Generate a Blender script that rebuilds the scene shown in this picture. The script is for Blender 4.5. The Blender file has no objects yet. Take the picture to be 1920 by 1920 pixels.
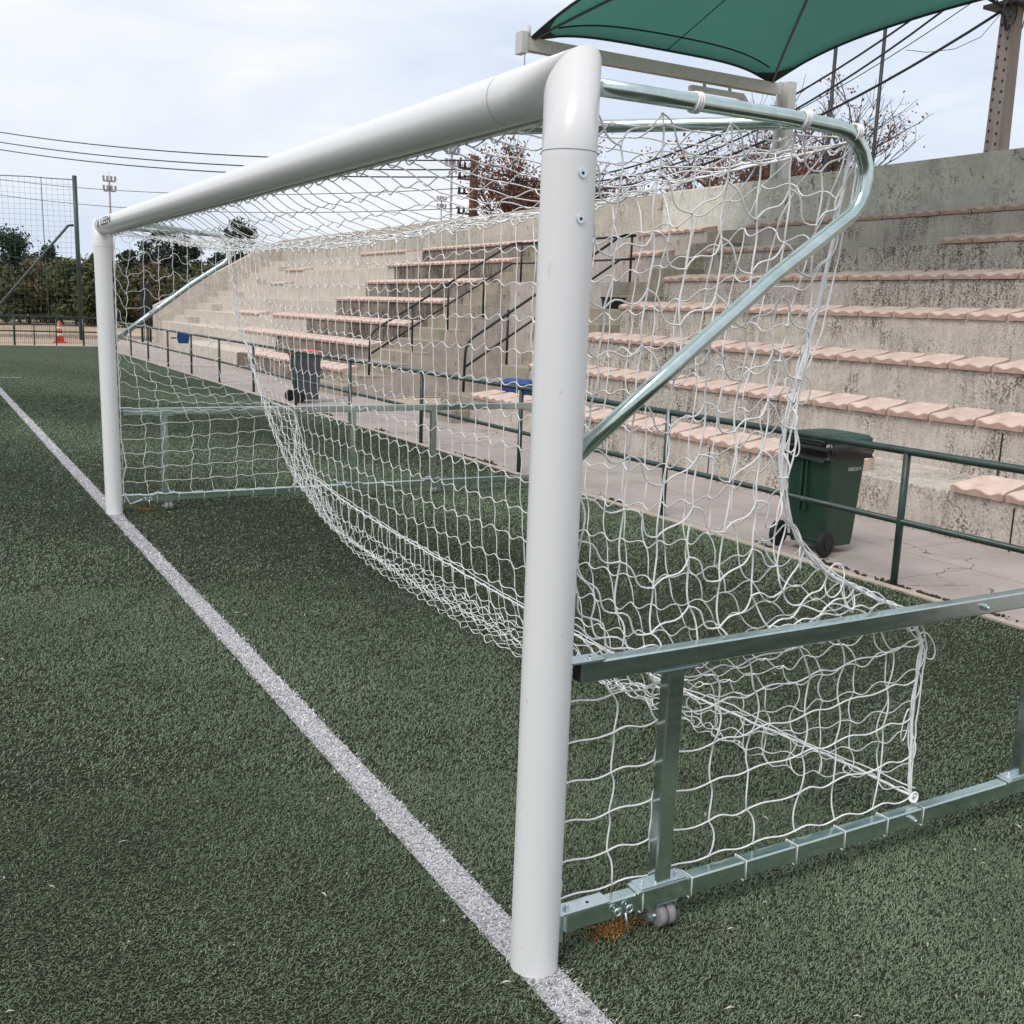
import bpy, bmesh, math, random
import numpy as np
from mathutils import Vector, Matrix
random.seed(7); RNG = np.random.default_rng(11)
S = bpy.context.scene
COL = S.collection
PI = math.pi
# ------------------------------------------------------------------ helpers
class MB:
    """collects faces of one mesh"""
    def __init__(s): s.v = []; s.f = []; s.sm = []
    def add(s, vs, fs, smooth=False):
        o = len(s.v); s.v += [tuple(p) for p in vs]
        s.f += [tuple(i+o for i in f) for f in fs]; s.sm += [smooth]*len(fs); return s
    def box(s, a, b):
        x0,y0,z0 = a; x1,y1,z1 = b
        return s.add([(x0,y0,z0),(x1,y0,z0),(x1,y1,z0),(x0,y1,z0),(x0,y0,z1),(x1,y0,z1),(x1,y1,z1),(x0,y1,z1)],
              [(0,3,2,1),(4,5,6,7),(0,1,5,4),(1,2,6,5),(2,3,7,6),(3,0,4,7)])
    def cbox(s, a, b, c=.004):
        """box with chamfered long edges (along its longest axis)"""
        a = Vector(a); b = Vector(b); d = b-a
        ax = max(range(3), key=lambda i: d[i]); u, w = [i for i in range(3) if i != ax]
        c = min(c, d[u]*.3, d[w]*.3)
        sec = [(a[u]+c,a[w]),(b[u]-c,a[w]),(b[u],a[w]+c),(b[u],b[w]-c),(b[u]-c,b[w]),(a[u]+c,b[w]),(a[u],b[w]-c),(a[u],a[w]+c)]
        vs = []
        for t in (a[ax], b[ax]):
            for p, q in sec:
                v = [0,0,0]; v[ax] = t; v[u] = p; v[w] = q; vs.append(v)
        fs = [(i,(i+1)%8,8+(i+1)%8,8+i) for i in range(8)] + [tuple(range(7,-1,-1)), tuple(range(8,16))]
        if (ax == 1): fs = [tuple(reversed(f)) for f in fs]
        return s.add(vs, fs)
    def tube(s, pts, r, n=8, caps=True, smooth=True, phase=0):
        pts = [Vector(p) for p in pts]; m = len(pts)
        rs = r if isinstance(r, (list, tuple)) else [r]*m
        T = [(pts[min(i+1,m-1)]-pts[max(i-1,0)]).normalized() for i in range(m)]
        up = Vector((0,0,1)) if abs(T[0].z) < .9 else Vector((1,0,0))
        N = (up - T[0]*up.dot(T[0])).normalized(); vs = []
        for i in range(m):
            N = (N - T[i]*N.dot(T[i]))
            N = N.normalized() if N.length > 1e-6 else T[i].orthogonal().normalized()
            B = T[i].cross(N)
            for k in range(n):
                a = 2*PI*k/n+phase; vs.append(pts[i]+(N*math.cos(a)+B*math.sin(a))*rs[i])
        fs = [(i*n+k, i*n+(k+1)%n, (i+1)*n+(k+1)%n, (i+1)*n+k) for i in range(m-1) for k in range(n)]
        s.add(vs, fs, smooth)
        if caps:
            o = len(s.v)-len(vs)
            s.f += [tuple(o+k for k in range(n-1,-1,-1)), tuple(o+(m-1)*n+k for k in range(n))]; s.sm += [False]*2
        return s
    def sphere(s, c, r, n=8, m=5, sq=(1,1,1)):
        c = Vector(c); vs = []; 
        for i in range(1, m):
            for k in range(n):
                a, b = PI*i/m, 2*PI*k/n
                vs.append(c+Vector((r*math.sin(a)*math.cos(b)*sq[0], r*math.sin(a)*math.sin(b)*sq[1], r*math.cos(a)*sq[2])))
        vs += [c+Vector((0,0,r*sq[2])), c-Vector((0,0,r*sq[2]))]; T = len(vs)-2
        fs = [(i*n+k,(i+1)*n+k,(i+1)*n+(k+1)%n,i*n+(k+1)%n) for i in range(m-2) for k in range(n)]
        fs += [(T,k,(k+1)%n) for k in range(n)] + [(T+1,(m-2)*n+(k+1)%n,(m-2)*n+k) for k in range(n)]
        return s.add(vs, fs, True)
    def loft(s, secs, smooth=False, caps=True):
        n = len(secs[0]); vs = [p for q in secs for p in q]
        fs = [(i*n+k, i*n+(k+1)%n, (i+1)*n+(k+1)%n, (i+1)*n+k) for i in range(len(secs)-1) for k in range(n)]
        if caps: fs += [tuple(range(n-1,-1,-1)), tuple((len(secs)-1)*n+k for k in range(n))]
        return s.add(vs, fs, smooth)
    def build(s, name, m, parent=None, bevel=0):
        me = bpy.data.meshes.new(name); me.from_pydata(s.v, [], s.f)
        me.polygons.foreach_set('use_smooth', s.sm); me.materials.append(m); me.update()
        o = bpy.data.objects.new(name, me); COL.objects.link(o)
        if parent is not None: o.parent = parent
        if bevel:
            b = o.modifiers.new('bevel','BEVEL'); b.width = bevel; b.segments = 2; b.limit_method = 'ANGLE'
        return o
def rawmesh(name, V, F, m, parent=None, smooth=False):
    """fast mesh from numpy arrays, F (n,k)"""
    me = bpy.data.meshes.new(name); k = F.shape[1]
    me.vertices.add(len(V)); me.vertices.foreach_set('co', np.ascontiguousarray(V, dtype=np.float32).ravel())
    me.loops.add(F.size); me.loops.foreach_set('vertex_index', np.ascontiguousarray(F, dtype=np.int32).ravel())
    me.polygons.add(len(F)); me.polygons.foreach_set('loop_start', np.arange(0, F.size, k, dtype=np.int32))
    me.polygons.foreach_set('loop_total', np.full(len(F), k, dtype=np.int32))
    me.polygons.foreach_set('use_smooth', np.full(len(F), smooth))
    me.materials.append(m); me.update(calc_edges=True); me.validate()
    o = bpy.data.objects.new(name, me); COL.objects.link(o)
    if parent is not None: o.parent = parent
    return o
def tag(o, label=None, cat=None, group=None, kind=None):
    if label: o['label'] = label
    if cat: o['category'] = cat
    if group: o['group'] = group
    if kind: o['kind'] = kind
    return o
def empty(name, loc=(0,0,0), rz=0):
    o = bpy.data.objects.new(name, None); COL.objects.link(o); o.location = loc; o.rotation_euler = (0,0,rz)
    o.empty_display_size = .1; return o
def copy_tree(o, parent=None):
    c = o.copy(); COL.objects.link(c); c.parent = parent
    for ch in list(o.children): copy_tree(ch, c)
    return c
def text_mesh(body, size, m, name, M, parent=None, depth=.0006):
    cu = bpy.data.curves.new('t','FONT'); cu.body = body; cu.size = size; cu.extrude = depth; cu.align_x = 'CENTER'
    t = bpy.data.objects.new('t', cu); COL.objects.link(t)
    bpy.context.view_layer.update()
    me = bpy.data.meshes.new_from_object(t.evaluated_get(bpy.context.evaluated_depsgraph_get()))
    bpy.data.objects.remove(t); me.materials.clear(); me.materials.append(m); me.transform(M)
    o = bpy.data.objects.new(name, me); COL.objects.link(o)
    if parent is not None: o.parent = parent
    return o
ORD = ['first','second','third','fourth','fifth','sixth','seventh','eighth','ninth','tenth','eleventh','twelfth','thirteenth',
       'fourteenth','fifteenth','sixteenth','seventeenth','eighteenth','nineteenth','twentieth','twenty-first','twenty-second',
       'twenty-third','twenty-fourth','twenty-fifth','twenty-sixth','twenty-seventh','twenty-eighth','twenty-ninth','thirtieth']
# ------------------------------------------------------------------ materials
class NT:
    def __init__(s, name, rough=.7, metal=0, spec=.5):
        s.m = bpy.data.materials.new(name); s.m.use_nodes = True; s.t = s.m.node_tree; s.n = s.t.nodes
        s.b = s.n['Principled BSDF']; s.b.inputs['Roughness'].default_value = rough; s.b.inputs['Metallic'].default_value = metal
        s.b.inputs['Specular IOR Level'].default_value = spec
        s.tc = s.n.new('ShaderNodeTexCoord'); s.co = s.tc.outputs['Object']
    def link(s, a, b): s.t.links.new(a, b)
    def map(s, scale=(1,1,1), co=None, loc=(0,0,0)):
        k = s.n.new('ShaderNodeMapping'); k.inputs['Scale'].default_value = scale; k.inputs['Location'].default_value = loc
        s.link(co or s.co, k.inputs['Vector']); return k.outputs[0]
    def noise(s, scale, detail=4, rough=.55, co=None, dist=0):
        k = s.n.new('ShaderNodeTexNoise'); k.inputs['Scale'].default_value = scale; k.inputs['Detail'].default_value = detail
        k.inputs['Roughness'].default_value = rough; k.inputs['Distortion'].default_value = dist
        s.link(co or s.co, k.inputs['Vector']); return k.outputs['Fac']
    def vor(s, scale, feat='F1', co=None):
        k = s.n.new('ShaderNodeTexVoronoi'); k.feature = feat; k.inputs['Scale'].default_value = scale
        s.link(co or s.co, k.inputs['Vector']); return k.outputs['Distance']
    def ramp(s, fac, a, b, ca=0., cb=1.):
        k = s.n.new('ShaderNodeMapRange'); k.inputs['From Min'].default_value = a; k.inputs['From Max'].default_value = b
        k.inputs['To Min'].default_value = ca; k.inputs['To Max'].default_value = cb; s.link(fac, k.inputs['Value']); return k.outputs[0]
    def cr(s, fac, stops):
        k = s.n.new('ShaderNodeValToRGB'); e = k.color_ramp.elements
        while len(e) < len(stops): e.new(.5)
        for i, (p, c) in enumerate(stops): e[i].position = p; e[i].color = (*c, 1)
        s.link(fac, k.inputs[0]); return k.outputs[0]
    def mix(s, fac, a, b, mode='MIX'):
        k = s.n.new('ShaderNodeMix'); k.data_type = 'RGBA'; k.blend_type = mode
        for v, i in ((fac,0),(a,6),(b,7)):
            if isinstance(v, bpy.types.NodeSocket): s.link(v, k.inputs[i])
            elif i == 0: k.inputs[0].default_value = v
            else: k.inputs[i].default_value = (*v, 1)
        return k.outputs[2]
    def math(s, op, a, b=0.):
        k = s.n.new('ShaderNodeMath'); k.operation = op
        for v, i in ((a,0),(b,1)):
            if isinstance(v, bpy.types.NodeSocket): s.link(v, k.inputs[i])
            else: k.inputs[i].default_value = v
        return k.outputs[0]
    def color(s, c):
        if isinstance(c, bpy.types.NodeSocket): s.link(c, s.b.inputs['Base Color'])
        else: s.b.inputs['Base Color'].default_value = (*c, 1)
        return s
    def rough(s, f): s.link(f, s.b.inputs['Roughness']); return s
    def bump(s, h, strength=.3, dist=.01):
        k = s.n.new('ShaderNodeBump'); k.inputs['Strength'].default_value = strength; k.inputs['Distance'].default_value = dist
        s.link(h, k.inputs['Height']); s.link(k.outputs[0], s.b.inputs['Normal']); return s
def plain(name, c, rough=.6, metal=0, var=.12, scale=8, spec=.5):
    t = NT(name, rough, metal, spec); f = t.noise(scale, 5)
    d = tuple(x*(1-var*1.6) for x in c); l = tuple(min(1,x*(1+var)) for x in c)
    return t.color(t.cr(f, [(.3,d),(.7,l)])).m
def concrete(name, base, dark, amount=.5, patch=None, scale=1.0, tint=None):
    t = NT(name, .92, 0, .25)
    big = t.noise(.55*scale, 4); mid = t.noise(5*scale, 6, .65); fine = t.noise(46*scale, 5, .78)
    streak = t.noise(1.0, 6, .7, t.map((16*scale, 16*scale, 2.6)))
    sp = t.ramp(t.math('ADD', t.math('MULTIPLY', fine, 1.15), t.math('MULTIPLY', streak, .5)), .88-.12*amount, 1.04-.08*amount)
    area = t.ramp(t.math('ADD', t.math('ADD', t.math('MULTIPLY', big, .5), t.math('MULTIPLY', t.noise(2.1*scale,3,.6), .6)), t.math('MULTIPLY', mid, .4)), .68, .86)
    k = t.math('MINIMUM', t.math('MULTIPLY', sp, t.math('ADD', area, .08+.22*amount)), 1.)
    b2 = tuple(x*.80 for x in base); b3 = tuple(min(1,x*1.14) for x in base)
    c = t.cr(mid, [(.32,b2),(.5,base),(.68,b3)])
    if tint: c = t.mix(t.ramp(big,.45,.62), c, tint)
    c = t.mix(k, c, dark)
    if patch:
        pm = t.ramp(t.noise(3.1, 7, .68, t.map((1,1,.8), loc=(3,1,2)), .3), .615, .635)
        c = t.mix(t.math('MULTIPLY', pm, .85), c, patch)
    return t.color(c).bump(t.math('ADD', mid, t.math('MULTIPLY', fine, .6)), .45, .012).m
M = {}
t = NT('white_paint', .27, 0, .5)
sc = t.ramp(t.noise(1, 6, .72, t.map((26,26,7))), .665, .72, 0, .5); sp2 = t.ramp(t.noise(55, 2, .5), .72, .76, 0, .55)
M['white_paint'] = t.color(t.mix(t.math('MAXIMUM', sc, sp2), (.79,.785,.775), (.50,.49,.465))).rough(t.math('ADD', t.math('MULTIPLY', sc, .5), .26)).m
def galv():
    t = NT('galvanised_steel', .3, .95)
    w = t.noise(1, 5, .6, t.map((3,40,40))); v = t.noise(22, 3)
    t.color(t.cr(t.math('ADD', t.math('MULTIPLY',w,.5), t.math('MULTIPLY',v,.5)), [(.35,(.44,.54,.51)),(.65,(.60,.70,.67))]))
    t.rough(t.ramp(w,.3,.7,.12,.25)); return t.m
M['steel'] = galv()
M['zinc'] = plain('zinc_plate', (.66,.73,.76), .28, .9, .06, 30)
M['hole'] = plain('dark_hollow', (.01,.01,.01), .8, 0, .1)
M['twine'] = plain('net_twine', (.86,.85,.83), .75, 0, .05, 30, .2)
M['rope'] = plain('net_rope', (.84,.83,.83), .8, 0, .08, 60, .2)
M['green_paint'] = (lambda t: t.color(t.mix(t.ramp(t.noise(26,5,.7),.60,.70), t.cr(t.noise(6,4),[(.3,(.016,.034,.028)),(.7,(.030,.055,.045))]), (.10,.115,.11))).rough(t.ramp(t.noise(9),.3,.7,.28,.5)).m)(NT('dark_green_paint'))
M['black_paint'] = plain('black_paint', (.012,.016,.016), .45, 0, .2)
M['seat'] = None
t = NT('pink_seat_concrete', .85, 0, .25)
f1 = t.noise(6, 5, .65); f2 = t.noise(75, 4, .7); oi = t.n.new('ShaderNodeObjectInfo').outputs['Random']
c = t.cr(f1, [(.3,(.50,.36,.30)),(.5,(.64,.475,.405)),(.72,(.71,.56,.485))])
c = t.mix(t.ramp(oi,0,1,0,.22), c, (.40,.30,.24)); c = t.mix(t.ramp(f2,.60,.74,0,.5), c, (.26,.15,.11))
sx = t.n.new('ShaderNodeSeparateXYZ'); t.link(t.co, sx.inputs[0]); c = t.mix(t.math('MULTIPLY', t.ramp(sx.outputs['X'], .004, .016, 1, 0), t.ramp(t.noise(9,4),.3,.6,.25,.75)), c, (.36,.225,.165))  # front face darkened to brown: stain and shade both put into the colour
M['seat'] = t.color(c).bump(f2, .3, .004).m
M['conc_dirty'] = concrete('stained_concrete', (.57,.515,.45), (.095,.078,.060), 1.05)
M['conc_stair'] = concrete('stair_concrete', (.36,.315,.25), (.10,.08,.055), .6, (.20,.15,.09))
M['conc_dark'] = concrete('dark_stained_concrete', (.36,.30,.245), (.035,.028,.022), 1.5)
M['conc_clean'] = concrete('pale_concrete', (.58,.52,.45), (.21,.165,.115), .42)
M['plaster'] = concrete('peeling_plaster', (.54,.49,.42), (.15,.115,.08), .60, (.24,.16,.09), .7, (.50,.48,.41))
M['plaster_in'] = concrete('passage_plaster', (.48,.43,.39), (.16,.11,.08), .40, (.27,.20,.13))
M['wall_near'] = concrete('grey_green_plaster', (.68,.66,.58), (.25,.20,.14), .36, (.21,.15,.10), .6)
# pavement
t = NT('pink_pavement', .9, 0, .25)
br = t.n.new('ShaderNodeTexBrick'); br.inputs['Scale'].default_value = 1; br.inputs['Brick Width'].default_value = 1.2; br.inputs['Row Height'].default_value = .8
br.inputs['Mortar Size'].default_value = .006; br.inputs['Mortar Smooth'].default_value = .3; br.offset = .5
rot = t.n.new('ShaderNodeMapping'); rot.inputs['Rotation'].default_value = (0,0,PI/2); t.link(t.co, rot.inputs['Vector']); t.link(rot.outputs[0], br.inputs['Vector'])
c = t.cr(t.noise(1.3,6,.65), [(.3,(.33,.28,.255)),(.7,(.46,.40,.365))])
c = t.mix(t.ramp(t.noise(70,3,.7),.58,.72,0,.35), c, (.24,.18,.15))
wv = t.n.new('ShaderNodeVectorMath'); wv.operation = 'ADD'; nn_ = t.n.new('ShaderNodeTexNoise'); nn_.inputs['Scale'].default_value = 2.2; nn_.inputs['Detail'].default_value = 5; t.link(t.co, nn_.inputs['Vector']); t.link(nn_.outputs['Color'], wv.inputs[0]); t.link(t.co, wv.inputs[1])
ck = t.ramp(t.vor(.75,'DISTANCE_TO_EDGE', wv.outputs[0]), .002, .009, 1, 0)
ck = t.math('MULTIPLY', ck, t.ramp(t.noise(.5,3),.46,.54)); c = t.mix(ck, c, (.10,.07,.055))
c = t.mix(t.math('MULTIPLY', br.outputs['Fac'], .75), c, (.17,.12,.10))
M['pave'] = t.color(c).bump(t.math('SUBTRACT', t.noise(40,4), br.outputs['Fac']), .3, .006).m
# turf
def turfmat(name, a, b, far):
    t = NT(name, .85, 0, .15); n1 = t.noise(170, 3, .7); n2 = t.noise(1.3, 4, .6); n3 = t.noise(11, 4, .65, t.map((1,.6,1)))
    c = t.mix(n2, a, b); c = t.mix(t.ramp(n1,.35,.65), tuple(x*.45 for x in a), c)
    c = t.mix(t.ramp(n3,.35,.7,0,.55), c, tuple(x*.62 for x in far))
    c = t.mix(t.ramp(t.noise(34,3,.75),.36,.66,.55,0), c, tuple(x*.38 for x in a)); c = t.mix(t.ramp(t.noise(21,3,.8),.52,.75,0,.45), c, tuple(x*1.6 for x in b))
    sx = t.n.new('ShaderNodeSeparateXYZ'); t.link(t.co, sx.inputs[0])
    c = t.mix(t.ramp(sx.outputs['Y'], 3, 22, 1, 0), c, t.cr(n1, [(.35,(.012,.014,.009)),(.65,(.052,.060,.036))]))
    return t.color(c).bump(n1, .8, .01).m
M['turf'] = turfmat('artificial_turf', (.085,.122,.066), (.112,.152,.090), (.09,.125,.07))
M['infill'] = (lambda t: t.color(t.cr(t.noise(120,3,.7), [(.35,(.008,.012,.007)),(.65,(.030,.045,.024))])).m)(NT('rubber_infill', .95, 0, .1))
def blade(name, stops, tr=0):
    t = NT(name, .55, 0, .35); n = t.noise(160, 2, .7); b = t.noise(1.4, 4, .6)
    c = t.cr(t.math('ADD', t.math('MULTIPLY', n, .72), t.math('MULTIPLY', b, .28)), stops); return t.color(c).m
M['blade'] = blade('turf_blades', [(.34,(.048,.068,.037)),(.5,(.138,.182,.104)),(.66,(.275,.325,.215))])
M['blade_w'] = blade('line_blades', [(.33,(.42,.41,.40)),(.5,(.78,.77,.75)),(.68,(.88,.87,.85))])
M['line'] = (lambda t: t.color(t.cr(t.noise(140,3,.7), [(.36,(.08,.08,.085)),(.6,(.52,.50,.53))])).m)(NT('white_line_pile', .9, 0, .1))
M['dirt'] = (lambda t: t.color(t.cr(t.noise(.35,8,.7), [(.35,(.30,.215,.15)),(.5,(.46,.35,.26)),(.66,(.52,.43,.34))])).m)(NT('sandy_dirt', .95, 0, .1))
M['grass'] = (lambda t: t.color(t.cr(t.noise(2,6,.7), [(.35,(.045,.07,.03)),(.65,(.11,.13,.055))])).m)(NT('rough_grass', .95, 0, .1))
M['sail'] = (lambda t: t.color(t.cr(t.noise(1,4,.6,t.map((.6,9,1))), [(.3,(.12,.23,.205)),(.7,(.15,.28,.25))])).m)(NT('green_shade_cloth', .8, 0, .2))
nt = M['sail'].node_tree; tl = nt.nodes.new('ShaderNodeBsdfTranslucent'); tl.inputs[0].default_value = (.28,.52,.46,1)
mx = nt.nodes.new('ShaderNodeMixShader'); mx.inputs[0].default_value = .58; out = nt.nodes['Material Output']
nt.links.new(nt.nodes['Principled BSDF'].outputs[0], mx.inputs[1]); nt.links.new(tl.outputs[0], mx.inputs[2]); nt.links.new(mx.outputs[0], out.inputs[0])
M['rib_steel'] = plain('rib_steel',(.13,.12,.125),.6)
M['hem'] = plain('dark_hem', (.008,.020,.026), .7)
M['frame_white'] = plain('cream_frame_paint', (.60,.60,.56), .5, 0, .06)
M['pole_conc'] = (lambda t: t.color(t.mix(t.ramp(t.noise(30,4,.7),.58,.7,0,.5), t.cr(t.noise(1,5,.6,t.map((9,9,.7))), [(.3,(.155,.13,.115)),(.7,(.25,.215,.19))]), (.10,.08,.07))).m)(NT('pole_concrete', .9, 0, .2))
M['wood'] = plain('brown_pole_wood', (.085,.045,.035), .85, 0, .3, 5)
M['wire'] = plain('black_cable', (.02,.022,.026), .6)
M['bark'] = plain('grey_bark', (.085,.065,.058), .9, 0, .3, 6)
M['twig'] = plain('dark_twig', (.11,.085,.085), .9, 0, .3, 3)
M['leaf_red'] = (lambda t: t.color(t.cr(t.noise(3,3,.7), [(.35,(.10,.035,.02)),(.55,(.26,.10,.055)),(.7,(.30,.15,.06))])).m)(NT('rust_leaf', .8, 0, .2))
def leafmat(name, a, b): 
    t = NT(name, .75, 0, .25); return t.color(t.cr(t.noise(1.1,5,.75), [(.33,a),(.67,b)])).m
M['pine'] = leafmat('pine_needles', (.020,.032,.022), (.075,.095,.062))
M['shrub'] = leafmat('hedge_leaves', (.045,.058,.026), (.15,.15,.075))
M['shrub_b'] = leafmat('brown_hedge_leaves', (.07,.058,.032), (.19,.155,.09))
M['bin_green'] = plain('dark_green_plastic', (.020,.056,.036), .42, 0, .12)
M['bin_grey'] = plain('grey_plastic', (.085,.092,.105), .45, 0, .1)
M['bin_dark'] = plain('charcoal_plastic', (.012,.014,.014), .4, 0, .2)
M['red'] = plain('red_plastic', (.62,.055,.035), .4, 0, .08)
M['blue'] = plain('blue_plastic', (.008,.055,.22), .4, 0, .12)
M['rubber'] = plain('black_rubber', (.012,.012,.012), .7, 0, .2)
M['bag'] = plain('black_bag_film', (.010,.009,.011), .25, 0, .2)
M['caster'] = plain('grey_wheel_nylon', (.27,.255,.26), .6, 0, .15, 60)
M['white_lbl'] = plain('white_print', (.62,.66,.62), .6)
M['black_lbl'] = plain('black_print', (.01,.01,.012), .5)
M['orange'] = (lambda t: t.color(t.cr(t.noise(180,3,.7), [(.38,(.08,.04,.012)),(.55,(.46,.22,.06)),(.7,(.66,.38,.13))])).m)(NT('orange_granules', .9, 0, .2))
M['cone_or'] = plain('orange_red_plastic', (.72,.10,.045), .5)
M['netgreen'] = plain('green_net_cord', (.06,.12,.09), .8)
M['lamp'] = plain('floodlight_housing', (.30,.27,.28), .5)
M['insul'] = plain('insulator_ceramic', (.05,.03,.025), .4)
# ------------------------------------------------------------------ ground and turf
CX, CY, CZ = -1.2428, -1.9645, 1.5848
g = MB().add([(-400,-400,-.012),(500,-400,-.012),(500,700,-.012),(-400,700,-.012)], [(0,1,2,3)]).build('ground', M['dirt']); tag(g, kind='structure')
o = MB().add([(-60,-30,0),(3.86,-30,0),(3.86,32.9,0),(-60,32.9,0)], [(0,1,2,3)]).build('turf_pitch', M['turf']); tag(o, kind='structure')
o = MB().add([(3.86,-30,-.004),(5.6,-30,-.004),(5.6,15,-.004),(9,15.0,-.004),(9,31,-.004),(6.6,37,-.004),(3.86,37,-.004)], [(0,1,2,3,4,5,6)]).build('paved_path', M['pave']); tag(o, kind='structure')
o = MB().box((3.84,-30,-.05),(3.90,32.9,.012)).build('path_edging', plain('edging_concrete',(.46,.38,.31),.9)); tag(o, kind='structure')
o = MB().add([(-60,40.5,-.006),(30,40.5,-.006),(30,43,-.006),(-60,43,-.006)], [(0,1,2,3)]).build('verge', M['grass']); tag(o, kind='structure')
o = MB().box((-60,39.5,-.01),(14,39.75,.10)).build('far_kerb', plain('kerb_concrete',(.45,.38,.33),.9)); tag(o, kind='structure')
# goal line (straight, 11 cm) and the short mark further up the pitch
o = MB().add([(-.052,-30,.004),(.048,-30,.004),(.048,32.9,.004),(-.052,32.9,.004)], [(0,1,2,3)]).build('goal_line', M['line']); tag(o, kind='structure')
o = MB().add([(-6,19.75,.004),(.56,19.75,.004),(.56,19.86,.004),(-6,19.86,.004)], [(0,1,2,3)]).build('white_mark', M['line']); tag(o, kind='structure')
def blades(name, mat, mask, label, jx=0):
    VV = []; FF = []; off = 0
    yaw = 1.0472
    for r0, r1, dens, w, h, cl in ((.9,3.4,38000,.0022,.0095,.010),(3.4,6.0,17000,.0032,.0115,.012),(6.0,10.0,7000,.0050,.014,.02),(10.0,18.0,3400,.0068,.013,.02),(18.0,32.0,950,.0105,.0105,.02)):
        half = .62
        n = int(dens*half*(r1*r1-r0*r0))
        r = np.sqrt(RNG.uniform(r0*r0, r1*r1, n)); a = yaw+RNG.uniform(-half, half, n)
        x = CX + r*np.cos(a); y = CY + r*np.sin(a); z = np.zeros(n)
        thin = RNG.uniform(0,1,n) < (np.clip((32-r)/13, 0, 1) if r0 > 17 else 1.)
        ew = np.abs(x+.002+RNG.normal(0,.0085,n)+.003*np.sin(y*9)+.003*np.sin(y*31+1)) < .048
        k = (ew if mask else ~ew) & (x < 3.84) & (y < 32.8) & thin
        if mask: k &= (np.sin(x*61+np.sin(y*47)*2)*np.sin(y*53+x*31) < .62)
        x = x[k]; y = y[k]; n = len(x)
        th = RNG.normal(-.9, 1.15, n)+.8*np.sin(x*1.3+y*.7); le = RNG.uniform(.4, 1.5, n)*h; hh = RNG.uniform(.35,1.0,n)*h
        dx, dy = np.cos(th)*le, np.sin(th)*le; ww = w*RNG.uniform(.6,1.2,n)/2
        px, py = -np.sin(th)*ww, np.cos(th)*ww
        b1 = np.stack([x-px,y-py,np.full(n,.001)],1); b2 = np.stack([x+px,y+py,np.full(n,.001)],1)
        m1 = np.stack([x-px+dx*.45,y-py+dy*.45,hh*.8],1); m2 = np.stack([x+px+dx*.45,y+py+dy*.45,hh*.8],1)
        tp = np.stack([x+dx,y+dy,hh*RNG.uniform(.75,1.1,n)],1)
        V = np.stack([b1,b2,m2,m1,tp],1).reshape(-1,3); i = np.arange(n)[:,None]*5+off
        F = np.concatenate([i+np.array([[0,1,2]]), i+np.array([[0,2,3]]), i+np.array([[3,2,4]])],0)
        VV.append(V); FF.append(F); off += len(V)
    o = rawmesh(name, np.concatenate(VV), np.concatenate(FF), mat); tag(o, label, 'turf', kind='stuff'); return o
blades('turf_pile', M['blade'], False, 'short dark green artificial grass blades of the pitch')
blades('line_pile', M['blade_w'], True, 'white artificial grass blades forming the goal line')
bm = MB()
for _ in range(260):
    a = 1.0472+random.uniform(-.55,.55); r = random.uniform(2.2,9); x = CX+r*math.cos(a); y = CY+r*math.sin(a)
    if x > 3.7 or (abs(x) < .08): continue
    s_ = random.uniform(.002,.006); l_ = s_*random.choice((1,1,3)); th = random.uniform(0,PI); c_, n_ = math.cos(th), math.sin(th)
    bm.add([(x-c_*l_,y-n_*l_,.02),(x-n_*s_*.6,y+c_*s_*.6,.024),(x+c_*l_,y+n_*l_,.021),(x+n_*s_*.6,y-c_*s_*.6,.025)], [(0,1,2,3)])
o = bm.build('turf_debris', plain('dry_debris',(.50,.46,.38),.8,0,.2,60)); tag(o, 'tiny pale bits of dry leaf scattered over the turf', 'debris', kind='stuff')
def granules(name, x, y, rx, ry, label):
    bm = MB()
    for _ in range(620):
        a = random.uniform(0,2*PI); r = min(1.5,abs(random.gauss(0,.62)))*(1+.25*math.sin(3*a+1)); px, py = x+rx*r*math.cos(a), y+ry*r*math.sin(a)
        bm.sphere((px,py,.006+random.uniform(0,.006)), random.uniform(.0014,.0034), 4, 3)
    o = bm.build(name, M['orange']); tag(o, label, 'granules', kind='stuff')
granules('orange_granules', .255, .03, .075, .035, 'orange granules spilled on the turf beside the near wheel')
granules('orange_granules', .24, 6.12, .09, .045, 'orange granules spilled on the turf under the far side bar')
bm = MB()
for yc, n_, w_ in ((2.9,60,.05),(2.35,40,.05),(2.0,26,.04),(3.4,20,.03),(7.6,70,.05),(8.1,40,.04),(5.3,24,.03),(10.5,40,.04),(1.6,30,.05),(12.5,40,.04)):
    for _ in range(n_): bm.sphere((3.96+random.gauss(0,w_*.6), yc+random.gauss(0,w_*2.2), .002), random.uniform(.005,.016), 5, 3, (1,1,.7))
o = bm.build('path_edge_moss', plain('dark_moss', (.045,.032,.022), .95, 0, .3, 40)); tag(o, 'dark brown clumps of moss and soil along the edge of the paved path', 'moss', kind='stuff')
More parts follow.
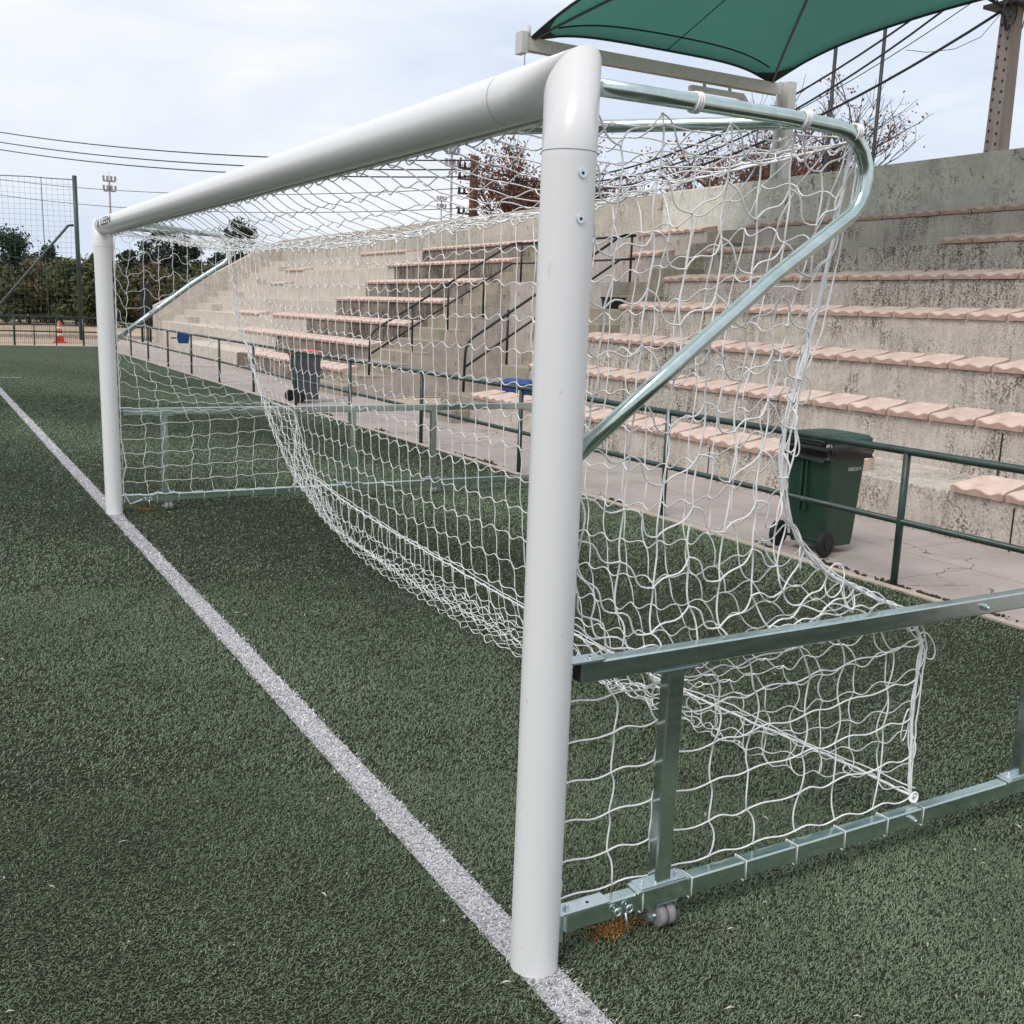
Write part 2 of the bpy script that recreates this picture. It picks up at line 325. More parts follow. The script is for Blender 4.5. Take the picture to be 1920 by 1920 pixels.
# ------------------------------------------------------------------ goal frame
H = 2.06; W = 6.086; R_ = .059
goal = empty('football_goal'); tag(goal, 'white football goal with galvanised wheeled side frames standing on the pitch', 'goal')
def ell_ring(cx, cy, f, n=40):
    return [(cx+R_*math.cos(2*PI*k/n), cy+R_*math.sin(2*PI*k/n), f(cx+R_*math.cos(2*PI*k/n), cy+R_*math.sin(2*PI*k/n))) for k in range(n)]
def post(y0, sgn, tx=0., ty=0.):
    """round post with its 45 degree mitre at the top; the top may lean by tx, ty"""
    secs = []
    for z in (.004, .03, .4, .8, 1.2, 1.6, 1.9):
        s = z/H; secs.append([(x+tx*s, y+ty*s, z) for x, y, _ in ell_ring(0, y0, lambda x, y: z)])
    secs.append([(x+tx, y+ty, z) for x, y, z in ell_ring(0, y0, lambda x, y: H-(y-y0)*sgn*1.0 if True else 0)])
    m = MB().loft(secs, smooth=True, caps=False); n = 40
    m.f.append(tuple(len(m.v)-n+k for k in range(n))); m.sm.append(False)
    return m.build('post', M['white_paint'], goal)
pn = post(0, 1); pf = post(W-.035, -1, -.012, .03)
FY = W-.005
# crossbar, mitred both ends
n = 40; secs = []
for t_ in (0, .03,.25,.5,.75,.97, 1):
    ring = []
    for k in range(n):
        a = 2*PI*k/n; dx, dz = R_*math.cos(a), R_*math.sin(a)
        ya, yb = -dz+.0015, FY+dz-.0015
        ring.append((dx, ya+(yb-ya)*t_, H+dz))
    secs.append(ring)
cb = MB().loft(secs, smooth=True).build('crossbar', M['white_paint'], goal)
# groove on the crossbar underside (net channel) and seam rings
ch = MB().box((.020,.10,H-R_-.0035),(.038,FY-.1,H-R_+.006)); ch.build('net_channel', M['white_paint'], cb)
seam = plain('seam_dark_grey', (.22,.22,.23), .8)  # dark grey of the joint rings on posts and crossbar
def ring(c, axis, r, w=.0016):
    n = 40; vs = []
    for s in (-w/2, w/2):
        for k in range(n):
            a = 2*PI*k/n
            vs.append((c[0]+r*math.cos(a), c[1]+r*math.sin(a), c[2]+s) if axis == 2 else (c[0]+r*math.cos(a), c[1]+s, c[2]+r*math.sin(a)))
    return MB().add(vs, [(k,(k+1)%n,n+(k+1)%n,n+k) for k in range(n)], True)
ring((0,0,1.915),2,R_+.0006).build('seam', seam, pn); ring((-.011,FY-.002,1.915),2,R_+.0006).build('seam', seam, pf)
ring((0,.27,H),1,R_+.0006).build('seam', seam, cb); ring((0,FY-.25,H),1,R_+.0006).build('seam', seam, cb)
def screw(parent, p, nrm, r=.0095):
    p = Vector(p); nrm = Vector(nrm).normalized()
    s = MB().tube([p, p+nrm*.003], r, 16).build('screw', M['zinc'], parent)
    MB().tube([p+nrm*.003, p+nrm*.0034], r*.38, 6).build('socket', M['hole'], s)
for z in (1.868, 1.776):
    a = -1.62; nn = (math.cos(a), math.sin(a), 0); screw(pn, (nn[0]*R_, nn[1]*R_, z), nn)
# maker lettering on the crossbar near the far corner (front face)
Mx = Matrix.Translation((-R_-.0012, 5.62, 2.035)) @ Matrix(((0,0,-1,0),(-1,0,0,0),(0,1,0,0),(0,0,0,1)))
text_mesh('V', .105, M['black_lbl'], 'emblem_letter', Mx @ Matrix.Translation((-.29,-.015,0)) @ Matrix.Diagonal((1.5,1,1,1)), cb); text_mesh('LEEN', .070, M['black_lbl'], 'lettering', Mx @ Matrix.Translation((.02,.01,0)) @ Matrix.Diagonal((2.5,1,1,1)), cb)
def side(y, flip):
    """steel side frame at goal end y; flip=-1 for the near end (net inside = +y)"""
    inn = 1 if flip < 0 else -1
    # bent support tube: from post top back, round the bend and down to the post
    pts = [(.045,y,2.055),(.3,y,2.056),(.6,y,2.057),(.76,y,2.053)]
    for a in np.linspace(0, 1, 9):
        an = math.radians(90-a*142); pts.append((.775+.115*math.cos(an), y, 1.937+.115*math.sin(an)))
    pts += [(.60,y,1.683),(.30,y,1.455),(.048,y,1.262)]
    tb = MB().tube(pts, .019, 16).build('support_tube', M['steel'], goal)
    for x, z in ((.66,2.057),): screw(tb, (x, y-.019, z), (0,-1,.1), .008)
    # diagonal corner brace between crossbar and tube
    s = 1 if y < 1 else -1
    q = [(.05, y+s*.72, 2.045)]+[(.05+.62*t_, y+s*(.72-.70*t_), 2.055) for t_ in (.08,.4,.7,.95,1)]
    MB().tube(q, .0165, 14).build('corner_brace', M['steel'], goal)
    L = 3.62; hb = .0195
    ub = MB().cbox((.085,y-hb,.748-.026),(L,y+hb,.748+.026),.004).build('upper_side_bar', M['steel'], goal)
    lb = MB().cbox((.080,y-hb,.100-.026),(L,y+hb,.100+.026),.004).build('lower_side_bar', M['steel'], goal)
    MB().box((.0846,y-hb+.003,.748-.023),(.0848,y+hb-.003,.748+.023)).build('open_end', M['hole'], ub)
    # fixing plates on the post
    pl = MB().box((.048,y-.024,.748+.0265),(.150,y+.024,.748+.0305)).box((.048,y-.024,.748-.034),(.052,y+.024,.748+.026)).build('bracket', M['zinc'], ub)
    screw(pl, (.120,y,.748+.0305), (0,0,1), .009)
    pl = MB().box((.048,y-.0235,.100+.0265),(.205,y+.0235,.100+.0305)).box((.052,y-.0235,.100-.040),(.057,y-.0200,.100+.0265)).build('bracket', M['zinc'], lb)
    MB().box((.058,y-.0262,.100-.040),(.064,y-.0236,.100+.0300)).build('bracket', M['zinc'], lb)
    s_ = MB().tube([(.088,y,.1305),(.088,y,.1375)], .0105, 6, smooth=False).tube([(.088,y,.1375),(.088,y,.142)], .006, 8).build('bolt', M['zinc'], pl)
    MB().tube([(.150,y,.1306),(.150,y,.1309)], .005, 10).build('slot', M['hole'], pl)
    for x in (.375, 1.87, 2.60):
        up = MB().cbox((x-.026,y-.0185,.137),(x+.026,y+.0185,.7175),.004).build('upright', M['steel'], goal)
        fl = MB().box((x-.085,y-.026,.1275),(x+.085,y+.026,.1315)).box((x-.072,y-.024,.1318),(x+.072,y+.024,.1368)).build('foot_plate', M['zinc'], up)
        MB().box((x-.070,y-.024,.7177),(x+.070,y+.024,.7212)).build('head_plate', M['zinc'], up)
        for dx in (-.055, .055):
            MB().tube([(x+dx,y,.1370),(x+dx,y,.143)], .0095, 6, smooth=False).tube([(x+dx,y,.143),(x+dx,y,.148)], .0055, 8).build('bolt', M['zinc'], fl)
    for x, z in ((1.33,.100),(1.55,.748)):
        MB().tube([(x,y-.0195,z),(x,y-.030,z)], .010, 6, smooth=False).tube([(x,y-.030,z),(x,y-.038,z)], .006, 8).build('bolt', M['zinc'], ub if z > .5 else lb)
    # castors
    for x in (.395, 2.61):
        cs = MB().box((x-.03,y-.012,.050),(x-.026,y+.012,.074)).box((x+.028,y-.012,.03),(x+.032,y+.012,.074)).box((x-.035,y-.018,.0705),(x+.035,y+.018,.0738)).build('castor', M['zinc'], goal)
        for dx in (-.014, .014):
            prof = [(-.0115,.012),(-.0115,.026),(-.009,.0305),(.009,.0305),(.0115,.026),(.0115,.012)]
            sec = [[(x+dx+a_, y+b_*math.cos(k*2*PI/24), .0325+b_*math.sin(k*2*PI/24)) for k in range(24)] for a_, b_ in prof]
            MB().loft(sec, smooth=True).build('wheel', M['caster'], cs)
        MB().tube([(x-.045,y,.0325),(x+.040,y,.0325)], .0055, 10).tube([(x-.052,y,.0325),(x-.036,y,.0325)], .011, 6, smooth=False).build('axle', M['zinc'], cs)
    # eye bolts with a short shackle hanging below the lower bar
    for x in (.225, .262):
        rr = [(x+.010*math.cos(a), y-.030, .098+.010*math.sin(a)) for a in np.linspace(0,2*PI,13)]
        MB().tube(rr, .0028, 6, caps=False).tube([(x,y-.019,.098),(x,y-.030,.105)], .003, 6).build('eye_bolt', M['zinc'], lb)
    pinpts = [(.250,y-.030,.090),(.252,y-.034,.060),(.262,y-.030,.035),(.268,y-.026,.020)]
    MB().tube(pinpts, .003, 6).build('shackle', M['zinc'], lb)
side(0, -1); side(W, 1)
# ------------------------------------------------------------------ goal net: knots relaxed under gravity, strands as waved twine
Lm = .128
def resample(P, n):
    P = np.array(P, float); d = np.r_[0, np.cumsum(np.linalg.norm(np.diff(P, axis=0), axis=1))]
    # smooth via catmull-like cubic through cumulative length
    t = np.linspace(0, d[-1], 200); Q = np.stack([np.interp(t, d, P[:,k]) for k in range(3)], 1)
    for _ in range(18): Q[1:-1] = .5*Q[1:-1]+.25*(Q[:-2]+Q[2:])
    d = np.r_[0, np.cumsum(np.linalg.norm(np.diff(Q, axis=0), axis=1))]
    t = np.linspace(0, d[-1], n); return np.stack([np.interp(t, d, Q[:,k]) for k in range(3)], 1)
NY, NT_, NB = 47, 7, 18
seam_near = resample([(.865,.03,2.035),(.845,.05,1.78),(.80,.05,1.55),(.74,.05,1.37),(.735,.055,1.17),(.79,.06,1.02),(.95,.06,.885),(1.16,.06,.80),(1.37,.04,.70),(1.36,.05,.45),(1.375,.035,.15)], NB+1)
seam_far = resample([(.865,W-.03,2.03),(.875,W-.05,1.75),(.93,W-.05,1.45),(1.05,W-.05,1.05),(1.14,W-.05,.82),(1.40,W-.03,.73),(1.37,W-.03,.42),(1.375,W-.03,.14)], NB+1)
ysag = np.linspace(0, 1, NY+1)
toprope = np.stack([np.full(NY+1,.86)-.03*np.sin(PI*ysag), .03+(W-.06)*ysag, 2.035-.105*np.sin(PI*ysag)**.55], 1)
toprope[:,2] += .012*np.sin(ysag*23)
# bottom rope: lifted to the lower bars at both ends, lying near the turf in the middle
by = np.array([0,.5,1.1,1.3,2.3,3.1,4.2,5.0,5.5,6.06])
bx = np.array([1.375,1.37,1.36,1.35,1.33,1.32,1.30,1.30,1.33,1.375]); bz = np.array([.15,.145,.10,.12,.13,.16,.21,.26,.33,.16])
yy = np.linspace(.03, W-.03, NY+1); botrope = np.stack([np.interp(yy,by,bx), yy, np.interp(yy,by,bz)], 1)
for _ in range(6): botrope[1:-1] = .5*botrope[1:-1]+.25*(botrope[:-2]+botrope[2:])
NR = NT_+1+NB
P = np.zeros((NR, NY+1, 3)); pin = np.zeros((NR, NY+1), bool)
front = np.stack([np.full(NY+1,.032), .03+(W-.06)*ysag, np.full(NY+1, H-R_-.006)], 1)
for j in range(NT_+1):
    P[j] = front+(toprope-front)*(j/NT_)
pin[0] = True; pin[NT_] = True; pin[:NT_,0] = False
NBB = NB+4   # extra rows give the slack that piles up at the bottom
P = np.concatenate([P[:NT_+1], np.zeros((NBB,NY+1,3))], 0); pin = np.concatenate([pin[:NT_+1], np.zeros((NBB,NY+1),bool)], 0)
sn = resample(seam_near, NBB+1); sf = resample(seam_far, NBB+1)
for j in range(NBB+1):
    t_ = j/NBB; mid = toprope*(1-t_)+botrope*t_
    mid[:,0] -= .10*math.sin(PI*t_)
    e0 = np.clip(1-np.arange(NY+1)/6., 0, 1)[:,None]; e1 = e0[::-1]
    P[NT_+j] = mid*(1-e0-e1)+sn[j]*e0+sf[j]*e1
    P[NT_+j][0] = sn[j]; P[NT_+j][-1] = sf[j]
P[-1] = botrope; pin[-1] = True; pin[NT_:,0] = True; pin[NT_:,-1] = True
# side sheets
NX = 8
def side_sheet(sm, y0, inn):
    A = np.zeros((NB+1, NX+1, 3)); pn_ = np.zeros((NB+1, NX+1), bool)
    for j in range(NB+1):
        t_ = j/NB; x0 = .064; z0 = 2.02*(1-t_)+.125*t_
        A[j] = np.array([x0, y0, z0])+(sm[j]-np.array([x0,y0,z0]))*(np.linspace(0,1,NX+1)[:,None])
    pn_[:,0] = True; pn_[:,-1] = True
    A[-1,:,0] = np.linspace(.09,1.375,NX+1); A[-1,:,1] = y0; A[-1,:,2] = .135; pn_[-1,:] = True
    pn_[0,::2] = True; A[0,:,2] = 2.03
    A[:,:,1] += inn*.01*np.sin(np.arange(NB+1)*2.1)[:,None]*np.sin(np.linspace(0,PI,NX+1))
    return A, pn_
SN, pSN = side_sheet(seam_near, .035, 1); SF, pSF = side_sheet(seam_far, W-.035, -1)
# top sheet ends hang from the side tubes
pin[:NT_+1:2,0] = True; pin[:NT_+1:2,-1] = True
def relax(A, pn_, L, iters=420, ymin=None, ymax=None, lat=0):
    X = A.copy(); Rn = RNG.normal(0, .010, X.shape); Rn[...,2] *= .3; X[~pn_] += Rn[~pn_]
    Fr = RNG.normal(0, 1, X.shape)
    for _ in range(3): Fr[1:-1] = (Fr[1:-1]+Fr[:-2]+Fr[2:])/3; Fr[:,1:-1] = (Fr[:,1:-1]+Fr[:,:-2]+Fr[:,2:])/3
    free = (~pn_)[...,None].astype(float)
    def con(X, a, b, L, st):
        d = X[b]-X[a]; l = np.linalg.norm(d, axis=-1, keepdims=True)+1e-9
        c = d/l*np.maximum(l-L,0)*st; wa, wb = free[a], free[b]; s = np.maximum(wa+wb, 1e-6)
        X[a] += c*wa/s; X[b] -= c*wb/s
    s = slice
    for it in range(iters):
        X += free*(np.array([0,0,-.0035])+.0012*Fr)*(1 if it < iters*.8 else .35)
        for _ in range(6):
            for p in (0,1):
                nr = X.shape[0]; nc = X.shape[1]
                ka = (nr-p)//2; a = (s(p,p+2*ka,2),); b = (s(p+1,p+1+2*ka,2),)
                m = min(len(range(*a[0].indices(nr))), len(range(*b[0].indices(nr))))
                con(X, (s(p,p+2*m,2) if p+2*m <= nr else s(p,p+2*m-1,2),), (s(p+1,p+2*m,2),), L, .9)
                m = (nc-p)//2
                con(X, (s(None),s(p,p+2*m-1,2)), (s(None),s(p+1,p+2*m,2)), L, .9)
        X[...,2] = np.where((X[...,2] < .018)&(~pn_), .018+.25*(X[...,2]-.018)*0, X[...,2])
        if ymin is not None: X[...,1] = np.where(~pn_, np.clip(X[...,1], ymin, ymax), X[...,1])
    return X
P = np.concatenate([relax(P[:NT_+1], pin[:NT_+1], .119, 260)[:-1], relax(P[NT_:], pin[NT_:], Lm)], 0); SN = relax(SN, pSN, .128, 300, .03, .11); SF = relax(SF, pSF, .128, 300, W-.11, W-.03)
def strands(knots, closed_rows, name, parent, Lr, amp_h=.012, r=.0021, skip=None):
    A = []; B = []; K = []
    nr, nc = knots.shape[:2]
    a = knots[:,:-1].reshape(-1,3); b = knots[:,1:].reshape(-1,3); A.append(a); B.append(b); K.append(np.zeros(len(a)))
    a = knots[:-1].reshape(-1,3); b = knots[1:].reshape(-1,3); A.append(a); B.append(b); K.append(np.ones(len(a)))
    A = np.concatenate(A); B = np.concatenate(B); K = np.concatenate(K); n = len(A)
    D = B-A; c = np.linalg.norm(D,axis=1,keepdims=True); ex = np.clip(Lr-c, 0, .09); t0 = D/np.maximum(c,1e-6)
    sl_ = np.sqrt(c*ex); bow = np.where(K[:,None] < .5, .30, .26)*sl_; bow = np.clip(bow, 0, .024)
    # normals: gravity-ish one and lateral one
    up = np.where(K[:,None] < .5, np.array([[0,0,1.]]), np.array([[.6,.8,0]])); n1 = up-t0*(up*t0).sum(1,keepdims=True)
    n1 /= np.maximum(np.linalg.norm(n1,axis=1,keepdims=True),1e-4); n2 = np.cross(t0,n1)
    th = np.where(K < .5, PI+RNG.normal(0,.7,n), RNG.uniform(0,2*PI,n))[:,None]
    bd = n1*np.cos(th)+n2*np.sin(th)
    sa = (np.where(K < .5, amp_h*.55, amp_h*.22)[:,None]+np.where(K < .5, .17, .05)[:,None]*sl_)*RNG.uniform(.5,1.35,(n,1))*np.clip(c/.1,.25,1.1)
    ss = 8; pts = np.zeros((n, ss+1, 3))
    for i in range(ss+1):
        t_ = i/ss
        pts[:,i] = A+D*t_+bd*bow*math.sin(PI*t_)+(n1*.9+n2*.3)*sa*math.sin(2*PI*t_)
    T = np.gradient(pts, axis=1); T /= np.maximum(np.linalg.norm(T,axis=2,keepdims=True),1e-9)
    N = np.cross(T, n2[:,None,:]); N /= np.maximum(np.linalg.norm(N,axis=2,keepdims=True),1e-9); Bn = np.cross(T,N)
    m = 5; R = np.stack([pts+(N*math.cos(2*PI*k/m)+Bn*math.sin(2*PI*k/m))*r for k in range(m)], 2)  # n, ss+1, m, 3
    V = R.reshape(-1,3); base = (np.arange(n)*(ss+1)*m)[:,None,None,None]
    i = np.arange(ss)[None,:,None,None]*m; k = np.arange(m)[None,None,:,None]; k2 = (k+1)%m
    F = np.concatenate([base+i+k, base+i+k2, base+i+m+k2, base+i+m+k], 3).reshape(-1,4)
    # knots as small octahedra
    C = knots.reshape(-1,3); kr = r*2.25; o6 = np.array([[1,0,0],[0,1,0],[-1,0,0],[0,-1,0],[0,0,1],[0,0,-1]])*kr
    V2 = (C[:,None,:]+o6[None]).reshape(-1,3); f8 = np.array([[0,1,4,4],[1,2,4,4],[2,3,4,4],[3,0,4,4]])
    F2 = []
    for q in ([0,1,4],[1,2,4],[2,3,4],[3,0,4],[1,0,5],[2,1,5],[3,2,5],[0,3,5]): F2.append(np.arange(len(C))[:,None]*6+np.array([q]))
    F2 = np.concatenate(F2)+len(V)
    tri = np.concatenate([F[:,[0,1,2]], F[:,[0,2,3]], F2])
    return rawmesh(name, np.concatenate([V,V2]), tri, M['twine'], parent, True)
net = empty('goal_net'); tag(net, 'slack white net hanging from the goal and sagging to the turf behind it', 'net')
strands(P[:NT_+1], None, 'roof_panel', net, Lm+.004, .010)
strands(P[NT_:], None, 'back_panel', net, Lm+.006, .013)
strands(SN, None, 'side_panel', net, .135, .014, .0024); strands(SF, None, 'side_panel', net, .130, .013)
def rope(pts, r, name='edge_rope'):
    Q = resample(pts, max(12,int(len(pts)*3))) if len(pts) < 80 else np.array(pts)
    Q = Q + RNG.normal(0,.0015,Q.shape)
    return MB().tube([tuple(q) for q in Q], r, 7).build(name, M['rope'], net)
rope(seam_near, .0050); rope(seam_near+np.array([.008,-.006,.0])+RNG.normal(0,.009,seam_near.shape), .0024); rope(seam_far, .0058)
rope(toprope, .0036); rope(botrope, .0046); rope(botrope+np.array([.0,.0,.022])+RNG.normal(0,.009,botrope.shape), .0024)
rope([(.064,.03,2.0),(.066,.03,1.2),(.066,.02,.72),(.075,.03,.62),(.10,.03,.56),(.068,.03,.48),(.066,.03,.14)], .0045); rope([(.055,W-.05,2.0),(.066,W-.03,.5),(.10,W-.03,.36),(.066,W-.03,.26),(.066,W-.03,.12),(.13,W-.04,.04),(.2,W-.04,.10)], .0042)
# ties round tubes and bars
ties = []
for x in (.33,.66,.835): 
    for y in (0,W): ties.append(((x,y,2.056 if x < .8 else 2.045), .021, 'x'))
def tie(x, y, z, r, w=.008, sq=None):
    m = MB()
    for q in range(3):
        xx = x+(q-1)*.007
        if sq: pts = [(xx+.002*i, y+a, z+b) for i,(a,b) in enumerate([(-sq[0],-sq[1]),(sq[0],-sq[1]),(sq[0],sq[1]),(-sq[0],sq[1]),(-sq[0],-sq[1])])]
        else: pts = [(xx+.003*math.sin(a), y+r*math.cos(a), z+r*math.sin(a)) for a in np.linspace(0,2*PI,15)]
        m.tube(pts, .0030 if not sq else .0020, 6)
        if sq: break
    m.build('tie', M['rope'], net)
for (p, r, _) in ties: tie(p[0], p[1], p[2], .0215)
for y in (0, W):
    for x in (.31,.47,.66,.85,1.04,1.22): tie(x, y, .100, 0, sq=(.0212,.0282))
for y, si in ((0,1), (W,-1)):      # small wrapped knot where the net corner is tied to the lower bar
    m = MB()
    for q in range(4):
        a0 = random.uniform(0,3); rr_ = random.uniform(.009,.013)
        m.tube([(1.372+rr_*math.cos(a)*1.2+q*.002, y+si*.018+rr_*math.sin(a)*math.cos(a0), .139+rr_*math.sin(a)*abs(math.sin(a0))+q*.003) for a in np.linspace(0,2*PI,13)], .0034, 6)
    m.tube([(1.374+.001*i, y+a_*.0215, .100+b_*.0285) for i,(a_,b_) in enumerate([(-1,-1),(1,-1),(1,1),(-1,1),(-1,-1)])], .0022, 6)
    m.build('tie', M['rope'], net)
# loose loops hanging around the near corner seam
for q in range(15):
    m = MB(); jj = random.randint(3,NB-1) if q < 14 else random.randint(3,9); b = seam_near[jj].copy(); s_ = random.uniform(.03,.065); a0 = random.uniform(0,PI)
    s_ *= .75; sg = random.choice((-1,1,1)); e_ = random.uniform(.45,.8); tl_ = random.uniform(-.5,.5)
    m.tube([(b[0]+sg*s_*e_*(1-math.cos(a))+tl_*s_*math.sin(a), b[1]+.012*math.sin(a+a0), b[2]-s_*1.15*math.sin(a)-.02) for a in np.linspace(0,2*PI,19)], .0020, 6); m.build('loose_loop', M['twine'], net)
# ------------------------------------------------------------------ grandstand
XS = [5.55,6.5,7.27,8.04,8.81,9.58,10.35]; ZS = [.352,.76,1.182,1.647,2.08,2.534,2.963]; XW = 10.85
st = empty('grandstand', (0,0,0)); tag(st, 'stepped concrete grandstand with stained risers and a peeling plaster back wall', 'grandstand')
def prism(prof, y0, y1, sub=1.0):
    """profile (x,z) extruded along y"""
    n = len(prof); m = MB(); m.add([(x,y0,z) for x,z in prof]+[(x,y1,z) for x,z in prof], [(i,(i+1)%n,n+(i+1)%n,n+i) for i in range(n)]+[tuple(range(n-1,-1,-1)), tuple(range(n,2*n))])
    m.f = [tuple(reversed(f)) for f in m.f]; return m
def stepped(k0=0, back=XW-.002, z0=-.05, x0=None):
    p = [(XS[k0] if x0 is None else x0, z0)]
    for k in range(k0, 7):
        p.append((XS[k] if (k > k0 or x0 is None) else x0, ZS[k])); p.append((XS[k+1] if k < 6 else back, ZS[k]))
    p.append((back, z0)); return p
prism(stepped(), -8, 11.1).build('terrace', M['conc_dirty'], st, .012)
prism(stepped(), 17.1, 23.2).build('terrace', M['conc_dark'], st, .012)
prism(stepped(1), 23.2, 34.2).build('terrace', M['conc_clean'], st, .012)
prism([(5.55,-.05),(5.55,.352),(6.498,.352),(6.498,-.05)], 23.2, 30).build('terrace', M['conc_clean'], st, .012)
def stairs(y0, y1, mat, kend=7, k1=0, back=XW-.002):
    p = [(XS[k1],-.05)] if k1 else [(XS[0]-.30,-.05),(XS[0]-.30,.176),(XS[0],.176)]
    for k in range(k1, kend):
        p.append((XS[k],ZS[k]))
        if k < kend-1 and k < 6:
            h = (ZS[k]+ZS[k+1])/2; p += [(XS[k+1]-.36,ZS[k]),(XS[k+1]-.36,h),(XS[k+1],h)]
        else: p.append((back,ZS[k]))
    p.append((back,-.05)); return prism(p, y0, y1).build('staircase', mat, st, .008)
stairs(11.1, 12.0, M['conc_stair']); stairs(15.3, 17.1, M['conc_stair']); stairs(34.2, 36.4, M['conc_clean'], 7, 1)
# over the passage: back wall of the opening and the upper rows bridging it
prism([(8.5,-.05),(8.5,ZS[4]),(XS[5],ZS[4]),(XS[5],ZS[5]),(XS[6],ZS[5]),(XS[6],ZS[6]),(XW-.002,ZS[6]),(XW-.002,-.05)], 12.0, 15.3).build('passage_wall', M['plaster_in'], st, .01)
MB().box((5.50,15.292,-.02),(8.5,15.300,.02)).build('skirting', M['plaster_in'], st)
# plaster skins on the two cheeks of the passage, following the stairs
def cheek(y0, y1):
    p = [(XS[0]-.012,-.04)]
    for k in range(0, 5):
        p.append((XS[k]-.012 if k == 0 else XS[k]-.002, ZS[k]-.05)) if k == 0 else p.append((XS[k]-.38,ZS[k-1]-.03))
        if k: p += [(XS[k]-.38,(ZS[k-1]+ZS[k])/2-.03),(XS[k]-.02,(ZS[k-1]+ZS[k])/2-.03),(XS[k]-.02,ZS[k]-.03)]
    p = [q for q in p if q[0] < 8.49]; p += [(8.497,p[-1][1]),(8.497,-.04)]
    return prism(p, y0, y1).build('passage_cheek', M['plaster_in'], st)
cheek(15.285, 15.2985); cheek(12.0015, 12.015)
prism([(XW,-.05),(XW,3.77),(XW+.25,3.77),(XW+.25,-.05)], -8, 13.9).build('back_wall', M['wall_near'], st, .02)
prism([(XW,-.05),(XW,3.765),(XW+.25,3.765),(XW+.25,-.05)], 13.9, 36.4).build('back_wall', M['plaster'], st, .02)
ew = MB(); pr = [(6.25,-.05),(6.25,1.28),(10.35,3.60),(10.85,3.765),(11.1,3.765),(11.1,-.05)]
prism(pr, 36.402, 36.65).build('end_wall', M['conc_clean'], st, .02)
# pale repaired plaster band / open joints on the near terrace front
for y in (2.62, 8.3, 5.95):
    MB().box((XS[0]-.003,y,.0),(XS[0]+.01,y+.012,ZS[0]-.03)).build('joint', M['hole'], st)
MB().box((XS[1]-.003,3.45,ZS[0]),(XS[1]+.01,3.465,ZS[1]-.03)).build('joint', M['hole'], st)
# ------------------------------------------------------------------ seats
def seat_mesh(seed):
    rr = random.Random(seed); nu, nv = 17, 10; w, dp, th = .444, .365, .078; V = []
    for j in range(nv):
        v = j/(nv-1)
        for i in range(nu):
            u = i/(nu-1)*2-1
            inset = .042*v + (0 if v < .72 else .030*((v-.72)/.28)**2)      # rounded back corners
            y = u*(w/2-inset); x = v*dp - (.012*(1-u*u) if v > .99 else 0)
            fr = math.exp(-(v*3.1)**2)
            z = th + .050*min(1,v*1.15)**1.2 - .004 - .014*(1-abs(u)**4)*math.exp(-((v-.55)*2.4)**2) \
                - fr*(.028*(math.exp(-((u+.46)*3.6)**2)+math.exp(-((u-.46)*3.6)**2)) - .004*math.exp(-(u*6)**2))
            if abs(u) > .93: z -= .010
            if v < .03: z -= .016
            V.append((x, y, z+rr.uniform(-.0012,.0012)))
    F = [(j*nu+i, j*nu+i+1, (j+1)*nu+i+1, (j+1)*nu+i) for j in range(nv-1) for i in range(nu-1)]
    F = [tuple(reversed(f)) for f in F]; m = MB(); m.add(V, F, True)
    per = [i for i in range(nu)]+[j*nu+nu-1 for j in range(1,nv)]+[(nv-1)*nu+i for i in range(nu-2,-1,-1)]+[j*nu for j in range(nv-2,0,-1)]
    n = len(per); vs = [V[p] for p in per]+[(V[p][0]+(.004 if V[p][0] < .02 else 0),V[p][1]*.985,.002) for p in per]
    m.add(vs, [(i,(i+1)%n,n+(i+1)%n,n+i) for i in range(n)]+[tuple(range(n,2*n))]); 
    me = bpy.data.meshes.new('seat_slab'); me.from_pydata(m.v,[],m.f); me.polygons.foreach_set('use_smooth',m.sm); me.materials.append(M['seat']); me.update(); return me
SM = [seat_mesh(i) for i in range(5)]
ROWN = ['bottom row','second row up','third row up','fourth row up','fifth row up','sixth row up','top row']
def seat_run(k, ya, yb, where, colr='pink'):
    """seats from ya (nearer the camera) to yb; counted from the yb end"""
    n = int(round((yb-ya)/.462)); 
    for i in range(n):
        y = yb-.231-i*.462
        if y < ya: break
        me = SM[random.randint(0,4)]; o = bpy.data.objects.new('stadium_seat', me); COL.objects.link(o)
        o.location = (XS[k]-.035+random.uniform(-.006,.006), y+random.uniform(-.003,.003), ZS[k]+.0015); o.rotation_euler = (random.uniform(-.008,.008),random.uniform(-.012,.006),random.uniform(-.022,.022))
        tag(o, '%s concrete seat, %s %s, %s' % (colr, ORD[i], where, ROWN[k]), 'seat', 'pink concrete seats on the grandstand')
near = 'from the stairs in the near block'
seat_run(0, 4.25, 11.05, near); seat_run(0, 1.7, 3.16, 'past the gap in the near block', 'clean pink')
for k, ya in ((1,2.6),(2,3.2),(3,3.8),(4,4.4),(6,5.5)): seat_run(k, ya, 11.1, near)
seat_run(5, 9.2, 11.1, near); seat_run(5, 5.0, 6.75, 'past the gap in the near block')
seat_run(6, 12.0, 13.9, 'over the passage'); seat_run(5, 12.1, 13.1, 'over the passage')
far = 'left of the handrail in the far block'
def seat_run_l(k, ya, yb, where, colr='pink'):
    n = int(round((yb-ya)/.462))
    for i in range(n):
        y = ya+.231+i*.462
        if y > yb: break
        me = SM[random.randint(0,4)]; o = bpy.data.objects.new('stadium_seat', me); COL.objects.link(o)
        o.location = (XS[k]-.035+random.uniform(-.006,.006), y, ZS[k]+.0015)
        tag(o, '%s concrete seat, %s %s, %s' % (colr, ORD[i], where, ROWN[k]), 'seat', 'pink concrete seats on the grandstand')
seat_run_l(0, 16.1, 22.4, far)
